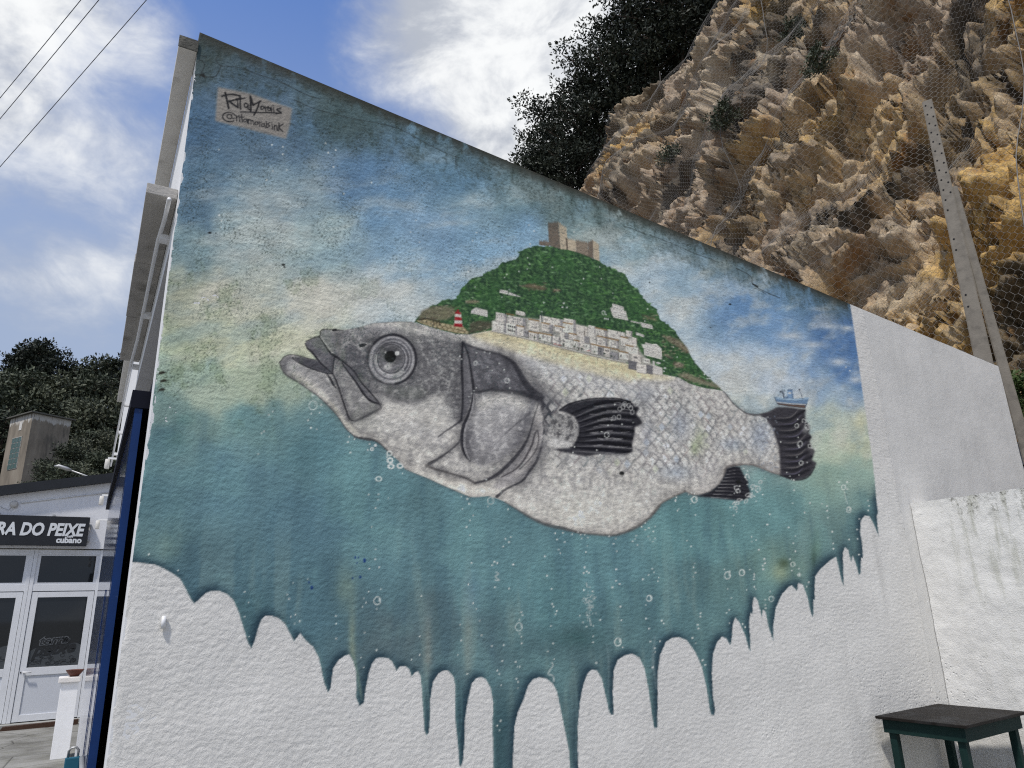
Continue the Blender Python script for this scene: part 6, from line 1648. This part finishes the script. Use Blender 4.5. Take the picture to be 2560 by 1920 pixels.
# links across to the next wire where the two swing together
cidx2 = np.arange(ncol - 1)[None, :]
m_ = ((cidx2 + ridx) % 2 == 0)
sC = (cols[cidx2] + cw * 0.28 + 0 * ridx)[m_]; sD = (cols[cidx2 + 1] - cw * 0.28 + 0 * ridx)[m_]; zC = (rows[ridx] + 0 * cidx2)[m_]
SA = np.concatenate([sA, sC]); ZA = np.concatenate([zA, zC]); SB = np.concatenate([sB, sD]); ZB = np.concatenate([zB, zC])
ok = (np.maximum(ZA, ZB) < np.interp(SA, CREST_S, CREST_Z) - 1.3)
# the seam between two rolls and torn edge on the far left stay open
ok &= ~((SA > 16.5) & (fbm(SA * 0.5, ZA * 0.5, 2, 761) < 0.42))
SA, ZA, SB, ZB = SA[ok], ZA[ok], SB[ok], ZB[ok]
Pa, Pb = net_points(SA, ZA), net_points(SB, ZB)
dirv = Pb - Pa; dirv /= np.linalg.norm(dirv, axis=1, keepdims=True) + 1e-9
side = np.cross(dirv, np.array((-0.93, 0.0, 0.37))); side /= np.linalg.norm(side, axis=1, keepdims=True) + 1e-9
w = 0.0032
outw = np.array((-0.93, 0, 0.37)) * w
vv = np.stack([Pa - side * w, Pa + outw, Pa + side * w, Pb - side * w, Pb + outw, Pb + side * w], 1).reshape(-1, 3)
base = (np.arange(len(Pa)) * 6)[:, None]
ff = np.concatenate([base + np.array([[0, 1, 4, 3]]), base + np.array([[1, 2, 5, 4]])])
net = obj('rockfall_netting', mesh_np('rockfall_netting', vv, ff), M_NET)
tag(net, 'grey wire netting hung over the ochre cliff face', 'netting')
# heavier hanging cables on the netting
for k, (s, lab) in enumerate([(17.0, 'dark overlapping seam strip of netting hanging near the cliff corner'), (9.4, 'thin vertical steel cable hanging over the middle of the netting'), (1.2, 'thin vertical steel cable hanging over the netting by the right edge')]):
    zz = np.linspace(4.0, min(27, np.interp(s, CREST_S, CREST_Z)) - 0.5, 40)
    pts = net_points(np.full(40, s) + 0.08 * np.sin(zz * 0.8), zz) + np.array((-0.05, 0, 0))
    mb = MB(); mb.tube([tuple(p) for p in pts], 0.012, 5)
    tag(mb.build('netting_cable', M_NET, None, True), ['thin steel cable down the netting nearest the cliff corner', lab, lab][k], 'cable', 'cables holding the netting')

# ------------------------------------------------------------------ two leaning concrete poles
M_POLE = simple('pole_concrete', (0.17, 0.152, 0.125), 0.85, 0.18, 6, 0.5, 60, dirt=dict(col=(0.08, 0.072, 0.06), scale=7, a=0.5, b=0.7, amt=0.6))


def beam(a, c, w0, w1, d0, d1):
    """tapered square beam between two points"""
    a = Vector(a); c = Vector(c); ax = (c - a).normalized()
    f = Vector(CAM) - a; f.z = 0; f.normalize()
    sd = ax.cross(f).normalized(); f = sd.cross(ax).normalized()
    bm = bmesh.new()
    r0 = [bm.verts.new(a + sd * w0 / 2 * i + f * d0 / 2 * j) for i, j in ((-1, -1), (1, -1), (1, 1), (-1, 1))]
    r1 = [bm.verts.new(c + sd * w1 / 2 * i + f * d1 / 2 * j) for i, j in ((-1, -1), (1, -1), (1, 1), (-1, 1))]
    bm.faces.new(r0); bm.faces.new(r1[::-1])
    for i in range(4): bm.faces.new((r0[i], r1[i], r1[(i + 1) % 4], r0[(i + 1) % 4]))
    bmesh.ops.bevel(bm, geom=[e for e in bm.edges], offset=0.012, segments=2, affect='EDGES')
    bmesh.ops.recalc_face_normals(bm, faces=bm.faces)
    me = bpy.data.meshes.new('beam'); bm.to_mesh(me); bm.free()
    return me, sd, f, ax


top = on_x(2318, 256, 11.2); mid = on_x(2460, 905, 10.4)
foot = mid + (mid - top) * (mid.z / (top.z - mid.z))
me, sd, ff_, ax = beam(foot, top, 0.27, 0.15, 0.2, 0.13)
p1 = thing('leaning_pole', 'long grey concrete pole with bolt holes leaning towards the cliff', 'pole', (0, 0, 0), group='leaning concrete poles')
obj('shaft', me, M_POLE, p1)
hole = MB(); hole.lathe([(0.014, 0.0), (0.013, 0.006), (0.001, 0.006)], 0, 0, 0, 10); hole = hole.mesh('bolt_hole'); hole.materials.append(M_DARK)
Lp = (top - foot).length
qrot = ff_.to_track_quat('Z', 'Y').to_euler()
for k in range(16):
    dd = 0.12 + k * 0.20 + (0.35 if k > 11 else 0) + (0.6 if k > 13 else 0)
    tt = 1 - dd / Lp; wl = 0.27 + (0.15 - 0.27) * tt; dl = 0.2 + (0.13 - 0.2) * tt
    P = foot + (top - foot) * tt
    obj('bolt_hole', hole, None, p1, P + ff_ * (dl / 2 + 0.0015) - sd * wl * 0.22, qrot)
    if k < 10: obj('bolt_hole', hole, None, p1, P + ff_ * (dl / 2 + 0.0015) + sd * wl * 0.27 - ax * 0.08, qrot)
t2 = on_x(2384, 470, 10.95); m2 = on_x(2505, 905, 10.55)
f2 = m2 + (m2 - t2) * (m2.z / (t2.z - m2.z))
me, *_r = beam(f2, t2, 0.15, 0.11, 0.13, 0.11)
p2 = obj('leaning_pole', me, M_POLE)
tag(p2, 'shorter concrete pole leaning close behind the drilled one', 'pole', 'leaning concrete poles')

# ------------------------------------------------------------------ foliage
def leaf_mat(name, c0, c1, c2, trans=0.12):
    m, t, b = mat_new(name)
    oc = t.node('ShaderNodeTexCoord').outputs['Object']
    info = t.node('ShaderNodeObjectInfo')
    n = t.noise(oc, 1.1, 3.0, 0.6); n2 = t.noise(oc, 9.0, 2.0, 0.6)
    c = t.ramp(n, [(0.3, c0), (0.5, c1), (0.7, c2)])
    v = t.math('ADD', t.remap(n2, 0.3, 0.7, 0.7, 1.2), t.math('MULTIPLY', t.math('SUBTRACT', info.outputs['Random'], 0.5), 0.35))
    comb = t.node('ShaderNodeCombineXYZ')
    for i in range(3): t.put(comb.inputs[i], v)
    c = t.mix(1.0, c, comb.outputs[0], 'MULTIPLY')
    t.put(b.inputs['Base Color'], c)
    b.inputs['Roughness'].default_value = 0.6; b.inputs['Specular IOR Level'].default_value = 0.25
    b.inputs['Transmission Weight'].default_value = 0.0
    b.inputs['Subsurface Weight'].default_value = 0.0
    return m


M_PINE = leaf_mat('pine_needles', (0.018, 0.024, 0.017), (0.030, 0.038, 0.026), (0.050, 0.058, 0.036))
M_HILL = leaf_mat('hillside_foliage', (0.032, 0.040, 0.026), (0.060, 0.072, 0.044), (0.10, 0.108, 0.066))
M_HILL2 = leaf_mat('hillside_foliage_olive', (0.05, 0.056, 0.034), (0.085, 0.094, 0.058), (0.13, 0.135, 0.088))
M_BUSH = leaf_mat('bright_shrub', (0.03, 0.05, 0.015), (0.06, 0.10, 0.028), (0.11, 0.16, 0.05))
M_BARK = simple('bark', (0.075, 0.055, 0.042), 0.9, 0.3, 4, 0.5, 20)


def leaves(centres, per, spread, size, seed, elong=2.2, flat=0.7):
    """many small leaf blades scattered round clump centres; returns verts, faces"""
    r = np.random.default_rng(seed)
    c = np.repeat(np.asarray(centres, float), per, 0)
    sp = np.repeat(np.asarray(spread, float).reshape(-1, 1) if np.ndim(spread) else np.full((len(centres), 1), spread), per, 0)
    off = r.normal(0, 1, c.shape); rad = r.uniform(0.15, 1, (len(c), 1)) ** 0.6
    off = off / np.linalg.norm(off, axis=1, keepdims=True) * rad * sp
    off[:, 2] *= flat
    p = c + off
    n = len(p)
    a = off / (np.linalg.norm(off, axis=1, keepdims=True) + 1e-6) + r.normal(0, 0.7, (n, 3)) + np.array((0, 0, 0.25))
    a /= np.linalg.norm(a, axis=1, keepdims=True)
    bvec = np.cross(a, r.normal(0, 1, (n, 3))); bvec /= np.linalg.norm(bvec, axis=1, keepdims=True)
    s = size * r.uniform(0.6, 1.35, (n, 1))
    q = np.stack([p - bvec * s * 0.28, p + a * s * elong * 0.5 - bvec * s * 0.5, p + a * s * elong, p + a * s * elong * 0.5 + bvec * s * 0.5], 1)
    return q.reshape(-1, 3), np.arange(n * 4).reshape(-1, 4)


def make_tree(name, h, crown_r, lobes, per, size, seed, mat, lean=(0, 0), crown_lo=0.35, clumps=16, spread=0.55):
    """tapered trunk with limbs; crown of leaf clumps on uneven lobes. Returns (trunk mesh, crown mesh)"""
    r = random.Random(seed); rn = np.random.default_rng(seed)
    mb = MB()
    tip = Vector((lean[0] * h, lean[1] * h, h * 0.86))
    def tr(s): return Vector((tip.x * s ** 1.4 + 0.05 * h * math.sin(s * 5 + seed) * s * 0.4, tip.y * s ** 1.4 + 0.03 * h * math.cos(s * 4 + seed) * s * 0.4, tip.z * s))
    mb.tube([tr(i / 7) for i in range(8)], [h * 0.026 * (1 - 0.85 * i / 7) for i in range(8)], 7)
    cen, spr = [], []
    for k in range(lobes):
        s = crown_lo + (1 - crown_lo) * (k + r.uniform(0.1, 0.9)) / lobes
        ang = k * 2.4 + r.uniform(-0.6, 0.6)
        reach = crown_r * (1.15 - 0.75 * max(0, (s - 0.45)) / 0.55) * r.uniform(0.55, 1.1)
        b0 = tr(s * 0.92); b1 = tr(s) + Vector((math.cos(ang) * reach, math.sin(ang) * reach, r.uniform(0.0, 0.12) * h))
        m = (b0 + b1) / 2 + Vector((0, 0, 0.02 * h))
        mb.tube([b0, m, b1], [h * 0.011 * (1.1 - s * .6), h * 0.007, h * 0.003], 5)
        for _ in range(clumps):
            f = r.uniform(0.3, 1.08)
            base = b0 + (b1 - b0) * f
            rr = crown_r * 0.34 * r.uniform(0.4, 1.1)
            d = rn.normal(0, 1, 3); d /= np.linalg.norm(d)
            cen.append((base.x + d[0] * rr, base.y + d[1] * rr, base.z + d[2] * rr * 0.75 + 0.02 * h)); spr.append(spread * r.uniform(0.6, 1.25))
            if r.random() < 0.35: mb.tube([base, Vector(cen[-1])], [h * 0.003, h * 0.0014], 3, False)
    v, f = leaves(cen, per, spr, size, seed)
    cr = mesh_np(name + '_crown', v, f); cr.materials.append(mat)
    tm = mb.mesh(name + '_trunk', True); tm.materials.append(M_BARK)
    return tm, cr


def put_tree(name, meshes, loc, rotz, scale, label, group, cat='tree', tilt=(0, 0)):
    o = thing(name, label, cat, loc, rotz, group)
    o.scale = (scale, scale, scale); o.rotation_euler = (tilt[0], tilt[1], rotz)
    obj('trunk', meshes[0], None, o); obj('crown', meshes[1], None, o)
    return o


pineA = make_tree('pine', 4.6, 1.7, 15, 27, 0.068, 11, M_PINE, (-0.38, 0.0), 0.10, 15, 0.33)
pineB = make_tree('pine', 4.6, 1.9, 16, 27, 0.068, 23, M_PINE, (-0.26, -0.05), 0.08, 15, 0.35)
pineC = make_tree('shrub', 2.6, 1.6, 14, 36, 0.062, 37, M_PINE, (-0.15, 0.0), 0.04, 14, 0.34)


cliff_trees = [('bush', (1385, 520), 27.0, pineC, 1.25, 0.3, 'lowest dark bush touching the roof line of the mural wall'), ('pine', (1450, 505), 26.5, pineA, 1.15, 0.1, 'feathery pine leaning out left just above the mural wall top'), ('bush', (1455, 490), 25.0, pineC, 1.2, 1.4, 'dark bush between the lowest bush and the cliff corner'), ('pine', (1515, 455), 24.0, pineB, 1.1, -0.2, 'dense dark pine behind the rounded corner of the cliff'),
               ('pine', (1540, 400), 23.6, pineA, 1.15, 0.3, 'pine with drooping tip sticking out over the cliff corner'), ('bush', (1570, 350), 22.6, pineC, 1.2, 2.2, 'dark bush just above the cliff corner'), ('pine', (1605, 315), 22.0, pineB, 1.2, 0.2, 'tall pine with open branches against the white cloud'), ('bush', (1640, 270), 20.8, pineC, 1.2, 0.9, 'dark bush hugging the rock below the tallest pine'),
               ('pine', (1680, 235), 19.9, pineA, 1.3, -0.1, 'slender pine high on the crest with sky between branches'), ('pine', (1725, 180), 19.0, pineB, 1.25, 0.4, 'dark pine cut by the top edge of the picture'), ('bush', (1730, 165), 18.4, pineC, 1.25, 1.9, 'dark bush on the crest near the top edge of the picture'), ('pine', (1790, 110), 17.4, pineA, 1.2, 0.0, 'pine at the very top, nearest to the bare rock'), ('bush', (1800, 70), 16.8, pineC, 1.25, 2.9, 'dark bush at the top edge against the bare rock')]
for nm, pxy, Yp, msh, sc, rz, lab in cliff_trees:
    p = on_y(pxy[0] - 22, pxy[1], Yp)
    put_tree('cliff_' + nm, msh, p, rz, sc * 1.22, lab, 'trees along the cliff crest', 'tree' if nm == 'pine' else 'bush')

# tufts growing out of the rock face
tuft = make_tree('tuft', 0.9, 0.45, 6, 26, 0.05, 51, M_HILL, (0, 0), 0.05, 8, 0.2)
for k, (s, z, lab) in enumerate([(5.9, 14.8, 'green tuft growing on the rock left of the pole top'), (8.6, 20.2, 'small green tuft high up in the middle of the cliff'), (13.6, 18.0, 'small grey green tuft on the cliff below the crest'), (12.2, 12.6, 'small green tuft low in the cliff centre'), (9.4, 16.0, 'small green tuft beside a dark cleft in the cliff')]):
    p = net_points(np.array([float(s)]), np.array([float(z)]))[0]
    put_tree('rock_tuft', tuft, Vector(p) + Vector((0.1, 0, -0.2)), k * 1.7, 0.8 + 0.15 * (k % 3), lab, 'plants on the cliff face', 'plant', (0, RAD(-40)))

# ------------------------------------------------------------------ wooded hillside beyond the cafe
HZ = lambda x, y: np.clip((y - 44) * 0.36, 0, None) + (fbm(np.asarray(x) * 0.04, np.asarray(y) * 0.04, 3, 801) - 0.5) * 2.5 * np.clip((np.asarray(y) - 40) / 20, 0, 1)
hx, hy = np.meshgrid(np.linspace(-90, 60, 90), np.linspace(38, 190, 90))
hz = HZ(hx, hy); hz = np.where(hy > 125, HZ(hx, hy * 0 + 125) - (hy - 125) * 0.12, hz)
i2 = (np.arange(89)[:, None] * 90 + np.arange(89)[None, :]).ravel()
M_SOIL = simple('hillside_soil', (0.045, 0.042, 0.026), 0.95, 0.4, 0.4, 0.6, 3)
tag(obj('hillside', mesh_np('hillside', np.stack([hx, hy, hz - 0.1], -1).reshape(-1, 3), np.stack([i2, i2 + 1, i2 + 91, i2 + 90], 1), True), M_SOIL), kind='structure')
hill_kinds = [make_tree('holm_oak', 8.5, 3.6, 12, 26, 0.20, 61, M_HILL, (0.02, 0), 0.2, 14, 0.85), make_tree('stone_pine', 9.5, 3.0, 11, 26, 0.19, 67, M_PINE, (0.05, 0), 0.35, 14, 0.75), make_tree('carob', 7.0, 3.8, 12, 26, 0.20, 71, M_HILL2, (-0.03, 0), 0.12, 14, 0.9)]
hill_spots = [  # (image x, image y of the crown's middle, distance y, kind, scale, label)
    (35, 945, 118, 1, 1.25, 'dark pine at the left edge of the hill skyline'), (75, 925, 120, 1, 1.3, 'tall dark pine highest on the wooded skyline'), (120, 925, 119, 1, 1.25, 'dark pine second from the highest on the skyline'), (165, 955, 121, 1, 0.95, 'small pointed pine in the dip of the skyline'),
    (215, 960, 118, 0, 1.05, 'rounded tree on the skyline left of the right hand pines'), (258, 945, 117, 0, 1.15, 'broad dark tree on the skyline beside the canopy edge'), (300, 950, 116, 1, 1.2, 'dark pine half hidden by the white canopy'), (10, 1000, 108, 2, 1.2, 'greyish tree at the left edge under the skyline'),
    (70, 990, 106, 0, 1.25, 'large dark tree directly above the tower roof'), (130, 1000, 104, 2, 1.2, 'olive coloured tree above the tower'), (190, 1010, 105, 0, 1.2, 'dark tree right of the tower top'), (250, 1000, 106, 0, 1.2, 'dark tree on the slope under the right skyline'), (300, 1020, 104, 2, 1.2, 'pale green tree beside the facade edge'),
    (215, 1065, 94, 2, 1.15, 'pale olive tree on the mid slope right of the tower'), (262, 1075, 92, 2, 1.15, 'pale rounded tree on the mid slope by the facade'), (190, 1060, 97, 0, 1.0, 'dark tree tucked behind the tower corner'), (12, 1090, 92, 0, 1.2, 'dark tree left of the tower'), (305, 1090, 92, 0, 1.1, 'dark tree hidden mostly behind the facade'), (-30, 1030, 100, 0, 1.3, 'dark tree cut by the left picture edge'),
    (235, 1120, 86, 0, 0.75, 'dark tree below the pale ones on the slope'), (285, 1130, 84, 2, 0.75, 'olive tree low on the slope by the facade'), (168, 1150, 70, 0, 0.52, 'dense dark tree in front of the tower right side'), (205, 1135, 72, 2, 0.55, 'greenish tree right of the tower base'), (120, 1190, 68, 0, 0.42, 'dark tree covering the right foot of the tower'), (240, 1172, 66, 0, 0.5, 'dark tree behind the street lamp arm'), (285, 1185, 65, 0, 0.5, 'green tree just above the cafe roof end'), (165, 1200, 60, 0, 0.45, 'low dark tree right above the black roof edge'), (70, 1235, 60, 0, 0.32, 'low tree behind the left part of the cafe roof'), (200, 1195, 62, 2, 0.45, 'small olive tree above the middle of the black roof')]
for k, (x, y, Yd, kd, sc, lab) in enumerate(hill_spots):
    p = on_y(x, y, Yd); hgt = (8.5, 9.5, 7.0)[kd] * sc
    z = p.z - hgt * 0.62
    put_tree(('holm_oak', 'stone_pine', 'carob_tree')[kd], hill_kinds[kd], (p.x, Yd, z), k * 2.1, sc, lab, 'trees on the far hillside')

# shrub and old stones beyond the right end of the wall
bushm = make_tree('shrub', 2.2, 1.0, 9, 40, 0.07, 81, M_BUSH, (0, 0), 0.05, 12, 0.35)
put_tree('shrub', bushm, on_x(2548, 1080, 11.2), 0.4, 0.42, 'bright green shrub beyond the right end of the white wall', None, 'shrub')
stw = thing('stone_wall', 'grey rough stone wall beyond the right end of the white wall', 'wall', (0, 0, 0))
rs = random.Random(5)
pbase = on_x(2556, 1095, 10.6)
for i in range(7):
    for j in range(9):
        z = pbase.z - 0.02 - i * 0.36; y = pbase.y + 1.0 - j * 0.42 + (i % 2) * 0.2
        mb = MB(); mb.box(0, 0.4, -0.2, 0.2, -0.33, 0, 0.04)
        for v in mb.bm.verts: v.co += Vector((rs.uniform(-.03, .03), rs.uniform(-.02, .02), rs.uniform(-.015, .015)))
        mb.build('stone', M_CONC, stw, False, (pbase.x + rs.uniform(0, .05), y, z))
